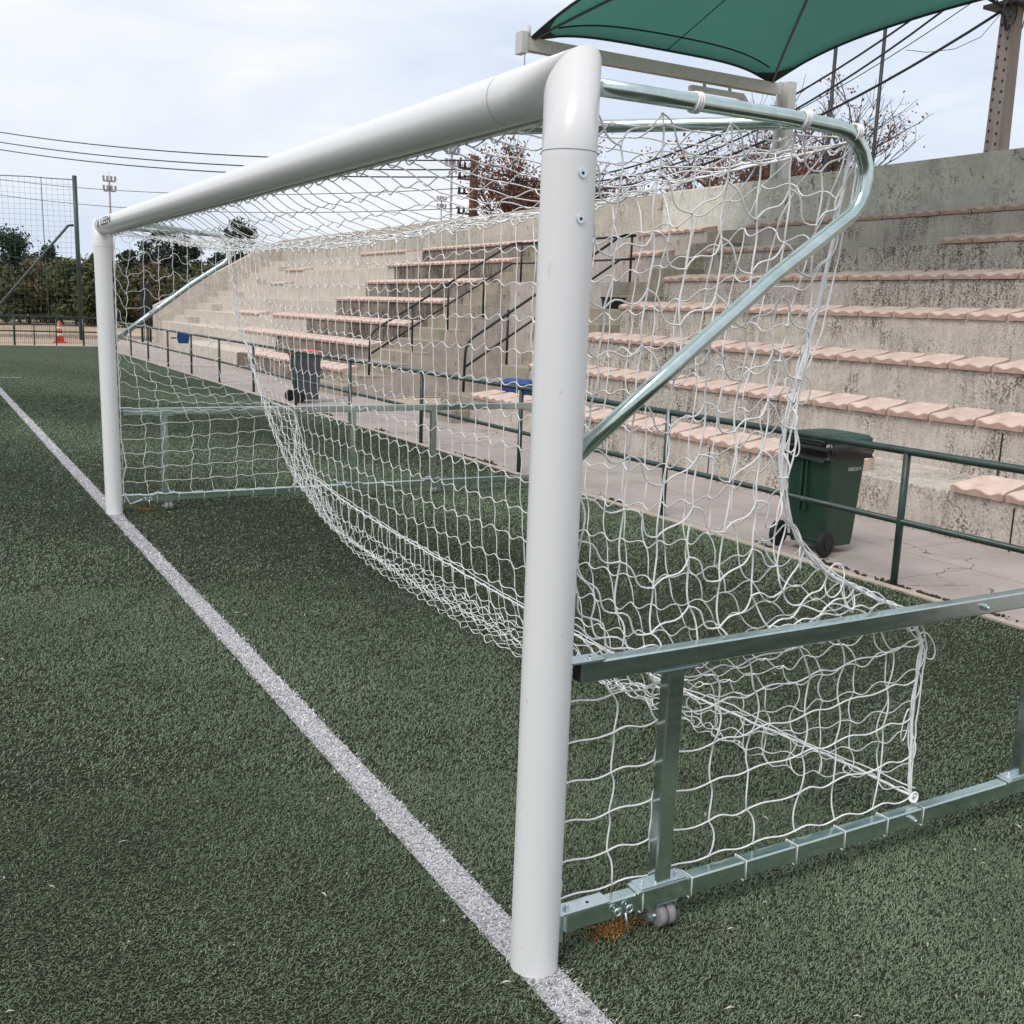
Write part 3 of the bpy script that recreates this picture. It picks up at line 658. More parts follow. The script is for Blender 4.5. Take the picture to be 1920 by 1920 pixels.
for k, yb in ((1,26.4),(2,26.0),(3,23.2),(4,23.2),(5,23.6),(6,23.2)): seat_run_l(k, 17.15, yb, far)
seat_run_l(6, 24.2, 27.3, 'beyond the dark risers'); seat_run_l(5, 30.2, 32.1, 'beside the end wall'); seat_run_l(4, 29.8, 31.2, 'beside the end wall', 'pale pink')
seat_run_l(2, 27.2, 29.5, 'beyond the dark risers', 'pale pink')
# ------------------------------------------------------------------ handrails
def bent(pts, rad=.12):
    out = [Vector(pts[0])]
    for i in range(1, len(pts)-1):
        a, b, c = Vector(pts[i-1]), Vector(pts[i]), Vector(pts[i+1]); u = (a-b).normalized()*min(rad,(a-b).length*.45); w = (c-b).normalized()*min(rad,(c-b).length*.45)
        for t_ in (0,.25,.5,.75,1): out.append((b+u)*(1-t_)**2+b*2*t_*(1-t_)+(b+w)*t_**2)
    out.append(Vector(pts[-1])); return out
hr = empty('handrail', (5.8,15.4,.35)); tag(hr, 'dark green tubular handrail guarding both flights of stairs round the passage opening', 'handrail'); hr.location = (0,0,0)
def zr(x, up): # sloping rail height above the stairs
    return .36+(x-5.78)*(2.08-.352)/(8.81-5.55)*1.0+up
y1, y2 = 15.42, 11.95
MB().tube(bent([(5.78,y1,.36),(5.80,y1,1.10),(8.62,y1,2.80),(8.85,y1,2.80)],.16)+bent([(8.85,y1,2.80),(8.87,y2,2.80)])[1:]+[Vector((8.85,y2,2.80))], .021, 10).build('top_rail', M['black_paint'], hr)
MB().tube(bent([(8.85,y2,2.802),(8.62,y2,2.80),(5.90,y2,1.08),(5.88,y2,.36)],.16), .021, 10).build('top_rail', M['black_paint'], hr)
MB().tube([(5.79,y1,.72),(8.60,y1,2.42),(8.85,y1,2.44),(8.87,y2,2.44),(8.60,y2,2.42),(5.89,y2,.72)], .018, 10).build('mid_rail', M['black_paint'], hr)
for y in (y1, y2):
    for x, zb in ((6.60,.76),(7.30,1.18),(8.02,1.41),(8.80,2.08)):
        top = 1.10+(min(x,8.62)-5.80)*(1.70/2.82)
        MB().tube([(x,y,zb),(x,y,top)], .019, 10).build('post', M['black_paint'], hr)
# ------------------------------------------------------------------ perimeter railings
rl = empty('railing'); tag(rl, 'dark green tubular railing along the paved path, rail worn shiny on top', 'railing')
RX = 3.947; HR = .832
MB().tube([(RX,-6,HR),(RX,8,HR),(RX,20,HR),(RX,33.2,HR)], .024, 12).build('top_rail', M['green_paint'], rl)
MB().tube([(RX,-6,.40),(RX,33.2,.40)], .020, 12).build('lower_rail', M['green_paint'], rl)
for k in range(-3, 14):
    y = 2.286+2.318*k
    MB().tube([(RX,y,-.02),(RX,y,HR)], .0225, 12).build('post', M['green_paint'], rl)
rl2 = empty('railing'); tag(rl2, 'low dark green railing with thin bar infill across the far end of the pitch', 'railing')
MB().tube([(-30,33.25,.86),(RX,33.25,.86)], .028, 8).build('top_rail', M['green_paint'], rl2)
MB().tube([(-30,33.25,.42),(RX,33.25,.42)], .020, 8).build('lower_rail', M['green_paint'], rl2)
for x in (3.5,2.72,2.1,1.55,.3,-.95,-2.2,-3.4): MB().tube([(x,33.25,0),(x,33.25,.86)], .030 if x in (3.5,1.55) else .02, 8).build('post', M['green_paint'], rl2)
m = MB()
for i in range(130): m.tube([(RX-.03-.055*i,33.27,.05),(RX-.03-.055*i,33.27,.82)], .0038, 4)
o = m.build('infill_bars', M['green_paint'], rl2); o['kind'] = 'stuff'
# ------------------------------------------------------------------ wheelie bins
def rrect(w, d, r, z, dx=0, dy=0, n=5):
    out = []
    for cx, cy, a0 in ((w/2-r,d/2-r,0),(-w/2+r,d/2-r,90),(-w/2+r,-d/2+r,180),(w/2-r,-d/2+r,270)):
        for i in range(n): a = math.radians(a0+90*i/(n-1)); out.append((cx+r*math.cos(a)+dx, cy+r*math.sin(a)+dy, z))
    return out
def wheelie(loc, rz, body, lid, label, bag, txt=None):
    """local: +y is the lid front, -y the handle and wheel side"""
    t_ = empty('wheelie_bin', loc, rz); t_.scale = (.88,.88,.97); tag(t_, label, 'bin')
    b = MB().loft([rrect(.36,.34,.04,.05,0,.03),rrect(.37,.36,.04,.12,0,.03),rrect(.45,.46,.045,.74,0,.0),rrect(.46,.47,.045,.765,0,0),rrect(.49,.50,.05,.768,0,0),rrect(.49,.50,.05,.80,0,0)], smooth=False)
    b.box((-.03,-.238,.30),(-.015,-.19,.70)).box((.015,-.238,.30),(.03,-.19,.70)) 
    bo = b.build('body', body, t_, .004)
    l = MB().loft([rrect(.505,.52,.05,.802,0,.005),rrect(.51,.525,.05,.826,0,.005),rrect(.47,.49,.06,.848,0,.0),rrect(.30,.33,.08,.862,0,0)], smooth=False).build('lid', lid, t_, .004)
    MB().tube([(-.20,-.265,.80),(-.20,-.305,.815),(.20,-.305,.815),(.20,-.265,.80)], .013, 8).build('handle', lid if bag is None else body, t_)
    MB().tube([(-.24,-.20,.10),(.24,-.20,.10)], .011, 8).build('axle', M['rubber'], t_)
    for s in (-1,1):
        prof = [(.0,.02),(.0,.075),(.008,.094),(.036,.094),(.044,.075),(.044,.02)]
        w_ = MB().loft([[(s*(.215+a_), -.20+r_*math.cos(q*2*PI/28), .094+r_*math.sin(q*2*PI/28)) for q in range(28)] for a_, r_ in prof], smooth=True).build('wheel', M['rubber'], t_)
        MB().tube([(s*.262,-.20,.10),(s*.268,-.20,.10)], .035, 14).build('hub', M['bin_dark'], w_)
    if bag:
        rr = random.Random(3); secs = []
        for z, o_ in ((.799,.004),(.775,.018),(.745,.022),(.715,.012),(.69,.018)):
            secs.append([(x*(1+o_/.24+rr.uniform(-.018,.03)), y*(1+o_/.24+rr.uniform(-.018,.03)), z_+rr.uniform(-.012,.010)*(z<.79)-(.03*math.sin(x*14) if z < .7 else 0)) for x,y,z_ in rrect(.492,.502,.05,z,0,0,9)])
        MB().loft(secs, smooth=True, caps=False).build('bin_bag', M['bag'], t_)
    if txt:
        Mt = Matrix.Translation((.2215,.09,.60)) @ Matrix.Rotation(math.radians(90),4,'Z') @ Matrix.Rotation(math.radians(90-3.6),4,'X')
        text_mesh(txt, .036, M['white_lbl'], 'printed_number', Mt, t_)
    return t_
wheelie((4.26,3.23,0), math.radians(-86), M['bin_green'], M['bin_green'], 'dark green wheelie bin with a black liner bag, beside the railing', True, '0080/2019')
wheelie((4.27,14.40,0), math.radians(-86), M['bin_grey'], M['red'], 'grey wheelie bin with a bright red lid on the paved path', None)
def blue_box(loc, rz, w, label):
    t_ = empty('plastic_box', loc, rz); tag(t_, label, 'box')
    MB().loft([rrect(w*.86,.24,.03,.0),rrect(w,.28,.03,.19)]).build('tub', M['blue'], t_, .006)
    MB().loft([rrect(w+.02,.30,.03,.192),rrect(w+.02,.30,.03,.212),rrect(w*.8,.20,.05,.262)]).build('lid', M['blue'], t_, .004)
    MB().box((w*.18,-.146,.06),(w*.36,-.142,.12)).build('sticker', M['white_lbl'], t_)
blue_box((6.28,10.95,ZS[0]+.002), math.radians(-78), .62, 'blue plastic box with a domed lid behind the bottom seats near the stairs')
lb2 = empty('litter_bin', (4.22,22.8,.10)); tag(lb2, 'small blue litter bin hung on the path railing near the far end', 'bin')
MB().loft([rrect(.22,.18,.03,.46),rrect(.26,.21,.03,.68)]).build('tub', M['blue'], lb2, .006); MB().loft([rrect(.27,.22,.03,.682),rrect(.27,.22,.03,.70)]).build('rim', M['bin_dark'], lb2)
MB().box((-.27,-.015,.56),(-.12,.015,.59)).build('bracket', M['green_paint'], lb2)
o = empty('black_box', (8.22,11.55,1.649)); tag(o, 'small black box shape on the stairs next to the handrail', 'crate')  # black tapered box standing for an unidentified black shape
MB().loft([rrect(.24,.24,.02,0),rrect(.27,.27,.02,.15)]).build('tub', M['bin_dark'], o, .004)
m = MB()
for s in (-1,1): m.box((-.145,s*.128-.010,.148),(.145,s*.128+.010,.175))
m.build('rim', M['bin_dark'], o)
# traffic cone beyond the far railing
t_ = empty('traffic_cone', (3.08,35.6,0)); tag(t_, 'orange traffic cone with white bands behind the far railing', 'cone')
MB().box((-.19,-.19,0),(.19,.19,.035)).build('base', M['cone_or'], t_, .01)
def coneseg(z0, z1, mat, nm, o_=0):
    r = lambda z: .145-(z-.035)/.66*.115+o_
    MB().loft([[(r(z)*math.cos(a),r(z)*math.sin(a),z) for a in np.linspace(0,2*PI,21)[:-1]] for z in (z0,z1)], smooth=True).build(nm, mat, t_)
coneseg(.035,.69,M['cone_or'],'shell'); coneseg(.20,.29,M['white_lbl'],'band',.003); coneseg(.42,.50,M['white_lbl'],'band',.003)
# ------------------------------------------------------------------ tall ball-stop net at the far end
bs = empty('ball_stop_net'); tag(bs, 'tall green ball-stop net on dark green poles beyond the far railing', 'net fence')
YB = 38.0
for x in (4.08, -7.5): MB().tube([(x,YB,-.02),(x-.02,YB,5.55)], .075, 8).build('pole', M['green_paint'], bs)
MB().tube([(3.97,YB,3.90),(3.80,YB,3.88),(1.5,YB,1.10),(.55,YB,0)], .042, 8).build('brace', M['green_paint'], bs)
MB().tube([(-6.0,YB,0),(-7.3,YB,3.9)], .042, 8).build('brace', M['green_paint'], bs)
V = []; F = []
def strip(a, b, w):
    a = np.array(a); b = np.array(b); d = b-a; n_ = np.array([d[2],0,-d[0]]); n_ = n_/np.linalg.norm(n_)*w/2; o_ = len(V); y_ = np.array([0,w/2,0])
    V.extend([a-n_,a+y_,a+n_,b-n_,b+y_,b+n_]); F.extend([(o_,o_+1,o_+4,o_+3),(o_+1,o_+2,o_+5,o_+4),(o_+2,o_,o_+3,o_+5)])
for i in range(66):
    x = 4.05-i*.175; px = None
    for q in range(8):
        z0, z1 = 5.42*q/8, 5.42*(q+1)/8; sag = lambda z: .02*math.sin(z*1.7+i*.6)
        strip((x+sag(z0),YB+.03,z0),(x+sag(z1),YB+.03,z1),.0060)
for j in range(32):
    z = 5.42-j*.175
    for q in range(16):
        x0, x1 = 4.05-11.5*q/16, 4.05-11.5*(q+1)/16; sg = lambda x: -.10*math.sin(PI*(4.05-x)/11.5)*(1 if j < 31 else 0)+.012*math.sin(x*3+j)
        strip((x0,YB+.03,z+sg(x0)),(x1,YB+.03,z+sg(x1)),.0060 if j else .03)
rawmesh('netting', np.array(V), np.array(F), M['netgreen'], bs)
MB().tube([(3.0,YB,5.38),(3.05,YB,0)], .012, 6).build('lacing_rope', M['netgreen'], bs)
# gate panel beside the end wall
gt = empty('metal_gate'); tag(gt, 'dark metal gate with a solid upper sheet beside the sloping end wall', 'gate')
MB().box((5.97,36.9,.95),(6.18,36.93,2.02)).build('sheet', M['black_paint'], gt)
MB().box((5.90,36.88,0),(5.97,36.95,2.06)).build('post', M['black_paint'], gt); MB().box((6.18,36.88,0),(6.245,36.95,2.06)).build('post', M['black_paint'], gt)
m = MB()
for i in range(3): m.tube([(6.01+.07*i,36.91,.06),(6.01+.07*i,36.91,.95)], .010, 6)
m.box((5.97,36.9,.05),(6.18,36.93,.09)).build('bars', M['black_paint'], gt)
# ------------------------------------------------------------------ shade sail on its steel frame
ss = empty('shade_sail'); tag(ss, 'green shade sail with dark hems on a cream steel cantilever frame over the stand', 'canopy')
A_, B_, C_, D_ = Vector((6.42,11.3,5.40)), Vector((10.86,11.3,5.42)), Vector((11.2,4.2,5.55)), Vector((6.42,4.2,5.50))
NS = 24; peak = 1.25
def sail_pt(u, v):
    u2, v2 = u*2-1, v*2-1
    pl = 1-max(abs(u2),abs(v2)); iu, iv = .020*(1-v2*v2), (.006 if v < .5 else .022)*(1-u2*u2)
    uu, vv = .5+(u-.5)*(1-2*iu), .5+(v-.5)*(1-2*iv)
    p = (A_*(1-uu)+B_*uu)*(1-vv)+(D_*(1-uu)+C_*uu)*vv
    h = 1-((abs(u2)**5+abs(v2)**5)**.2 if (u2 or v2) else 0)
    p.z += peak*max(h,-.2)*.97+.0*(1-u2*u2)+.20*(1-v2*v2)*(abs(u2)**3)
    return p
Vs = [sail_pt(i/NS, j/NS) for j in range(NS+1) for i in range(NS+1)]
m = MB().add(Vs, [(j*(NS+1)+i,j*(NS+1)+i+1,(j+1)*(NS+1)+i+1,(j+1)*(NS+1)+i) for j in range(NS) for i in range(NS)], True)
sl = m.build('cloth', M['sail'], ss); sd = sl.modifiers.new('thick','SOLIDIFY'); sd.thickness = .004
def sp(u, v, dz=-.010): p = sail_pt(u,v); p.z += dz; return p
for e in (lambda t:(t,0), lambda t:(1,t), lambda t:(t,1), lambda t:(0,t)):
    MB().tube([sp(*e(i/30.), 0) for i in range(31)], .021, 6).build('hem', M['hem'], ss)
MB().tube([sp(i/30., .030+.018*math.sin(PI*i/30.)) for i in range(2,29)], .012, 6).build('inner_hem', M['hem'], ss)
for a, b in (((1,0),(.5,.5)),((0,0),(.5,.5)),((0,1),(.5,.5)),((1,1),(.5,.5))):
    MB().tube([sp(a[0]+(b[0]-a[0])*i/20., a[1]+(b[1]-a[1])*i/20., -.03) for i in range(21)], .020, 6).build('rib', M['rib_steel'], ss)
MB().tube([sp(.52, i/20.*.5) for i in range(21)], .007, 5).build('cloth_seam', M['hem'], ss)
for (u, v) in ((0,0),(1,0)):
    s = 1 if u == 0 else -1
    p = [sp(u,v,-.012), sp(u+s*.10,v,-.016), sp(u+s*.035,v+.03,-.016), sp(u,v+.09,-.016)]
    MB().add([tuple(q) for q in p]+[(q[0],q[1],q[2]-.006) for q in p], [(0,1,2,3),(7,6,5,4),(0,4,5,1),(1,5,6,2),(2,6,7,3),(3,7,4,0)]).build('corner_patch', M['hem'], ss)
for yy_ in (11.3, 4.2):
    px = 11.12
    MB().box((px-.02,yy_-.14,-.02),(px+.15,yy_+.14,5.28)).box((px-.10,yy_-.012,-.02),(px-.0205,yy_+.012,5.28)).build('column', M['frame_white'], ss, .006)
    MB().box((6.35,yy_-.07,5.07),(px-.101,yy_-.05,5.24)).box((6.35,yy_+.05,5.07),(px-.101,yy_+.07,5.24)).box((6.35,yy_-.049,5.14),(px-.101,yy_+.049,5.16)).build('beam', M['frame_white'], ss, .003)
    MB().box((6.25,yy_-.09,5.02),(6.348,yy_+.09,5.30)).build('end_plate', M['frame_white'], ss, .003)
    MB().box((9.25,yy_-.05,4.93),(10.25,yy_+.05,5.00)).box((9.50,yy_-.02,5.001),(9.54,yy_+.02,5.069)).box((10.0,yy_-.02,5.001),(10.04,yy_+.02,5.069)).build('bracket_bar', M['frame_white'], ss, .003)
    MB().add([(10.25,yy_-.05,4.93),(10.25,yy_+.05,4.93),(10.25,yy_+.05,5.0),(10.25,yy_-.05,5.0),(10.6,yy_-.05,4.62),(10.6,yy_+.05,4.62),(10.6,yy_+.05,4.70),(10.6,yy_-.05,4.70)],[(0,1,2,3),(4,7,6,5),(0,4,5,1),(1,5,6,2),(2,6,7,3),(3,7,4,0)]).build('bracket_bar', M['frame_white'], ss)
    MB().tube([(6.40,yy_,5.2405),(6.40,yy_,5.40)], .035, 8).tube([(10.86,yy_,5.2405),(10.86,yy_,5.42)], .035, 8).build('stub', M['frame_white'], ss)
MB().tube([(6.30,11.2,5.02),(6.30,11.2,4.2)], .006, 5).build('hanging_cord', M['wire'], ss)
# ------------------------------------------------------------------ poles, masts and cables behind the wall
up = empty('utility_pole', (15.23,10.37,0)); tag(up, 'tapered concrete utility pole with rows of bolt holes, right of the shade sail', 'pole')
MB().loft([[(x*k,y*k*.8,z) for x,y in ((-.17,-.17),(.17,-.17),(.17,.17),(-.17,.17))] for z,k in ((-.02,1.25),(9.2,.72))]).build('shaft', M['pole_conc'], up, .02)
m = MB()
for i in range(34):
    z = 3.6+i*.17; k = 1.25-.53*z/9.2
    for s in (-.09,.07): m.box((-.17*k-.004,s*k-.018,z+(.06 if s > 0 else 0)),(-.17*k+.01,s*k+.018,z+.045+(.06 if s > 0 else 0)))
o = m.build('bolt_hole', M['hole'], up)
m = MB()
for z in (6.85, 7.3, 7.75): m.box((-.32,-.30,z),(.25,.34,z+.06))
m.build('cross_arm', M['wire'], up)
m = MB()
for q in range(6):
    r = .10+.035*q; m.tube([(-.42+.3*q*.3+r*math.cos(a),-.22+.04*q,6.72+r*1.2*math.sin(a)) for a in np.linspace(0,2*PI,15)], .011, 5)
for q in range(5): m.tube([(-.45-.08*q,.1*q,7.9),(-.5-.05*q,.06*q,6.95+.02*q),(-.3,0,6.82),(.0,-.2,7.0)], .014, 5)
m.tube([(-.25,0,6.75),(-.28,.35,6.42),(-.35,.8,6.30),(-.45,1.3,6.32),(-.55,1.7,6.42)], .006, 5); m.tube([(.15,-.25,7.5),(.3,-.5,6.9),(.5,-1.1,6.2)], .035, 6)
m.build('cable_loop', M['wire'], up)
wp = empty('wooden_pole', (13.09,25.72,0)); tag(wp, 'brown wooden pole with brackets and insulators behind the stand wall', 'pole')
MB().tube([(0,0,0),(.0,0,5.83)], [.16,.115], 10).build('shaft', M['wood'], wp)
m = MB()
for z in (4.2,4.75,5.15,5.45): m.box((-.5,-.04,z),(.18,.04,z+.05)); m.tube([(-.46,0,z+.05),(-.46,0,z+.20)], .045, 6); m.tube([(-.3,0,z+.05),(-.3,0,z+.18)], .04, 6)
m.build('insulator_bracket', M['insul'], wp)
ep = empty('utility_pole', (-1.1,59.3,0)); tag(ep, 'distant thin cable pole beyond the trees at the left edge', 'pole')
MB().tube([(0,0,0),(0,0,9.6)], [.16,.10], 8).build('shaft', M['wood'], ep)
MB().box((-.6,-.04,8.9),(.6,.04,8.98)).build('cross_arm', M['wood'], ep)
for x, y, h in ((15.81,14.88,7.9),(16.63,14.36,8.3)):
    o = empty('fence_pole', (x,y,0)); tag(o, 'slim dark steel pole behind the wall, %s the shade sail edge' % ('left of the two under' if x < 16 else 'right of the two under'), 'pole', 'slim poles behind the wall')
    MB().tube([(0,0,0),(0,0,h)], .038, 8).build('tube', M['black_paint'], o); MB().sphere((0,0,h),.042,8,4).build('cap', M['black_paint'], o)
def cable(a, b, sag, r, label):
    a, b = Vector(a), Vector(b); pts = [a.lerp(b,i/28.)-Vector((0,0,4*sag*(i/28.)*(1-i/28.))) for i in range(29)]
    o = MB().tube(pts, r, 5).build('overhead_cable', M['wire']); tag(o, label, 'cable', 'overhead cables')
cable((15.1,10.5,6.80),(13.0,25.7,5.0),1.2,.026,'thickest dark cable from the concrete pole down to the wooden pole')
cable((15.1,10.5,7.60),(13.0,25.7,5.60),1.7,.021,'upper dark cable passing behind the two slim poles under the sail')
cable((15.1,10.5,7.80),(13.0,25.7,5.30),1.4,.021,'highest dark cable running behind the shade sail to the wooden pole')
cable((15.1,10.5,7.30),(13.0,25.7,5.10),1.3,.009,'thin grey cable between the dark cables under the sail')
for i,(zp,za,zz,nm) in enumerate(((5.70,9.9,.60,'topmost'),(5.45,9.45,.62,'middle'),(5.25,9.1,.62,'lowest'))):
    cable((13.0,25.7,zp),(-1.1,59.3,za),zz,.022,'%s of the three cables crossing the sky left of the goal' % nm)
for i,(zp,za,nm) in enumerate(((4.95,7.6,'upper'),(4.4,6.9,'lower'))):
    cable((13.0,25.7,zp),(-1.1,59.3,za),.7,.012,'%s thin cable below the three main cables at left' % nm)
def mast(x, y, h, n, label):
    t_ = empty('floodlight_mast', (x,y,0)); tag(t_, label, 'floodlight mast', 'distant floodlight masts'); t_.scale = (.55,.55,1)
    MB().tube([(0,0,0),(0,0,h)], [.30,.17], 8).build('column', M['lamp'], t_)
    m = MB().box((-1.2,-.15,h-1.2),(1.2,.15,h-1.05)).box((-1.2,-.15,h-.1),(1.2,.15,h+.05)).box((-.06,-.12,h-1.1),(.06,.12,h)).tube([(0,0,h-.02),(0,0,h+1.1)],.04,5); m.build('platform', M['lamp'], t_)
    for q in range(n):
        for z in (h-.75, h+.3):
            MB().box((-1.15+q*2.3/(n-1)-.2,-.35,z-.25),(-1.15+q*2.3/(n-1)+.2,.1,z+.25)).build('floodlight', M['lamp'], t_)
mast(19.96,129.77,14.4,4,'slim floodlight mast above the far corner of the goal'); mast(45.07,92.15,16.0,4,'taller floodlight mast under the crossbar, left of the wooden pole'); mast(66.5,138.8,16.6,4,'smaller floodlight mast left of the tall one')
# ------------------------------------------------------------------ trees
def bare_tree(x, y, h, seed, label, leafy=.4, spread=.55, depth=6, nleaf=24):
    rr = random.Random(seed); t_ = empty('deciduous_tree', (x,y,0)); tag(t_, label, 'tree', 'autumn trees behind the stand')
    tr = MB(); tw = MB(); LV = []
    def grow(p, d, L, r, k):
        d = d.normalized(); q = [p]; n = 3
        for i in range(n):
            d = (d+Vector((rr.gauss(0,.14),rr.gauss(0,.14),rr.gauss(.04,.10)))).normalized(); q.append(q[-1]+d*L/n)
        (tr if k > depth-3 else tw).tube(q, [r,r*.87,r*.75,r*.62], 5 if k > depth-3 else 3, caps=False)
        if k <= 2 and rr.random() < leafy*(1.6 if (seed+int(q[-1].x*1.3)+int(q[-1].z*1.1)) % 3 == 0 else .5):
            for _ in range(nleaf): LV.append(q[rr.randint(1,3)]+Vector((rr.gauss(0,.19),rr.gauss(0,.19),rr.gauss(-.02,.15))))
        if k == 0: return
        for i in range(rr.choice((2,3,3)) if k < depth else 4):
            ax = Vector((rr.gauss(0,1),rr.gauss(0,1),rr.gauss(0,.5))).normalized(); nd = (d+ax*spread*rr.uniform(.7,1.4)).normalized()
            nd.z = nd.z*.9+.08; grow(q[rr.randint(1,3) if k < depth else 3], nd, L*rr.uniform(.62,.88), r*.60, k-1)
    grow(Vector((0,0,0)), Vector((rr.uniform(-.1,.1),rr.uniform(-.1,.1),1)), h*.30, h*.022, depth)
    k_ = h/max(v[2] for v in tw.v); t_.scale = (k_,k_,k_)
    o = tr.build('trunk', M['bark'], t_); o2 = tw.build('twigs', M['twig'], t_)
    if LV:
        LV = [v for i_, v in enumerate(LV) if i_ % 5 < 3]
        n = len(LV); C = np.array([tuple(v) for v in LV]); a = RNG.normal(0,1,(n,3)); a /= np.linalg.norm(a,axis=1,keepdims=True); b = np.cross(a, RNG.normal(0,1,(n,3))); b /= np.linalg.norm(b,axis=1,keepdims=True)
        s = RNG.uniform(.022,.048,(n,1)); Vn = np.stack([C-a*s,C+b*s*.7,C+a*s,C-b*s*.7],1).reshape(-1,3); rawmesh('leaves', Vn, np.arange(4*n).reshape(-1,4), M['leaf_red'], t_)
TB = [(15.2,22.3,6.7,3,.55,'rust-leaved tree left of the near goal post'),(18.2,21.6,6.7,5,.7,'tree with dense rust foliage right of the near post'),(20.2,20.6,7.0,8,.40,'mostly bare tree left of the sail column'),
      (19.7,19.3,7.7,12,.10,'bare tree with seed clusters right of the sail column'),(17.2,26.5,5.4,15,.30,'low thin bare tree beside the wooden pole'),(22.5,23.5,7.3,27,.7,'rust-leaved tree behind the others under the brace')]
for x, y, h, sd_, lf, lb_ in TB: bare_tree(x, y, h, sd_, lb_, lf)
def leafy(name, x, y, h, w, mat, seed, label, cat='tree', grp=None, n=5200, ls=.16, base=.15, pine=False, trunk=True):
    r_ = np.random.default_rng(seed); t_ = empty(name, (x,y,0)); tag(t_, label, cat, grp)
    # clumps of leaf cards spread through the crown
    nc = 46 if pine else 34; C = []
    for i in range(nc):
        u = r_.uniform(0,1); z = h*(base+(1-base)*u)
        rad = w*(.55*(1-u)**.6+.16) if pine else w*.5*math.sqrt(max(.12,1-(2*u-.9)**2*.8))
        a = r_.uniform(0,2*PI); q = rad*math.sqrt(r_.uniform(.05,1)); C.append((q*math.cos(a), q*math.sin(a), z, w*r_.uniform(.09,.19)))
    C = np.array(C); idx = r_.integers(0,nc,n); g = r_.normal(0,.55,(n,3))*C[idx,3:4]*np.array([[1,1,.7 if pine else .85]]); Pp = C[idx,:3]+g; Pp[:,2] = np.maximum(Pp[:,2], .1)
    a = r_.normal(0,1,(n,3)); a[:,2] += .4 if pine else 0; a /= np.linalg.norm(a,axis=1,keepdims=True); b = np.cross(a, r_.normal(0,1,(n,3))); b /= np.linalg.norm(b,axis=1,keepdims=True)
    s = r_.uniform(.5,1.2,(n,1))*ls; Vn = np.stack([Pp-a*s,Pp+b*s*.42,Pp+a*s,Pp-b*s*.42],1).reshape(-1,3)
    rawmesh('crown', Vn, np.arange(4*n).reshape(-1,4), mat, t_)
    m = MB().tube([(0,0,0),(w*.02,0,h*.5),(0,w*.02,h*.93)], [h*.022,h*.015,h*.004], 6)
    for i in range(16):
        c = C[i]; m.tube([(0,0,max(.2,c[2]-h*.12)),(c[0]*.5,c[1]*.5,c[2]-h*.04),(c[0],c[1],c[2])], [h*.007,h*.005,h*.002], 4, caps=False)
    m.build('trunk', M['bark'], t_)
PN = [(3.4,60.5,4.5,3.6,31,'dark pine at the left edge behind the ball-stop net'),(5.9,61.5,3.9,1.8,32,'small dark conifer behind the diagonal brace'),(8.1,61,3.7,1.3,35,'thin conifer beside the ball-stop pole'),(9.9,60,4.1,2.2,33,'dark tree just right of the far goal post'),(11.4,60,5.3,2.8,34,'tallest dark tree seen through the far side net'),(12.9,60.5,4.9,2.0,36,'dark tree right of the tallest one through the side net'),
      (16.0,61,6.2,2.7,37,'dark pine rising above the sloping end wall'),(14.6,61,4.2,1.6,38,'low dark tree left of the pine above the end wall')]
for x,y,h,w,sd_,lb_ in PN: leafy('pine_tree', x, y, h, w, M['pine'], sd_, lb_, grp='dark trees beyond the pitch', n=6500, ls=.13, base=.12, pine=True)
for i in range(13):
    x = -1.0+i*1.75; leafy('hedge_shrub', x+random.uniform(-.3,.3), 56+random.uniform(-1,1), 2.75+random.uniform(-.25,.35), 2.9, M['shrub'] if i % 3 else M['shrub_b'], 60+i, 'bushy green-brown hedge tree, %s from the left in the hedge beyond the pitch' % ORD[i], 'shrub', 'hedge beyond the pitch', n=6000, ls=.14, base=.04)
bank = MB(); 
V = []; 
n = 26000; r_ = np.random.default_rng(5); Pp = np.stack([r_.uniform(-40,60,n), r_.uniform(66,74,n), 2.9*np.sqrt(r_.uniform(0,1,n))*(1+.12*np.sin(r_.uniform(-40,60,n)))],1); a = r_.normal(0,1,(n,3)); a /= np.linalg.norm(a,axis=1,keepdims=True); b = np.cross(a, r_.normal(0,1,(n,3))); b /= np.linalg.norm(b,axis=1,keepdims=True); s = r_.uniform(.2,.5,(n,1))
o = rawmesh('far_woodland', np.stack([Pp-a*s,Pp+b*s*.5,Pp+a*s,Pp-b*s*.5],1).reshape(-1,3), np.arange(4*n).reshape(-1,4), M['pine']); tag(o, 'low dark belt of distant woodland behind the hedge', 'woodland', kind='stuff')
# ------------------------------------------------------------------ world, sun, camera
SUN_EL, SUN_AZ = math.radians(54), math.radians(205)     # azimuth of the sun, measured from +x counter-clockwise
w = bpy.data.worlds.new('World'); S.world = w; w.use_nodes = True; nt = w.node_tree; nt.nodes.clear()
out = nt.nodes.new('ShaderNodeOutputWorld'); bg = nt.nodes.new('ShaderNodeBackground'); bg.inputs[1].default_value = .12
sky = nt.nodes.new('ShaderNodeTexSky'); sky.sky_type = 'NISHITA'; sky.sun_disc = False; sky.sun_elevation = SUN_EL
sky.sun_rotation = PI/2-SUN_AZ; sky.air_density = 1.0; sky.dust_density = 2.0
tc = nt.nodes.new('ShaderNodeTexCoord'); mp = nt.nodes.new('ShaderNodeMapping'); mp.inputs['Scale'].default_value = (1.0,1.0,3.2)
nz = nt.nodes.new('ShaderNodeTexNoise'); nz.inputs['Scale'].default_value = 2.1; nz.inputs['Detail'].default_value = 7; nz.inputs['Roughness'].default_value = .52; nz.inputs['Distortion'].default_value = .35
cr = nt.nodes.new('ShaderNodeValToRGB'); e = cr.color_ramp.elements; e[0].position = .36; e[0].color = (4.75,5.35,6.35,1); e[1].position = .64; e[1].color = (6.85,6.85,7.05,1)
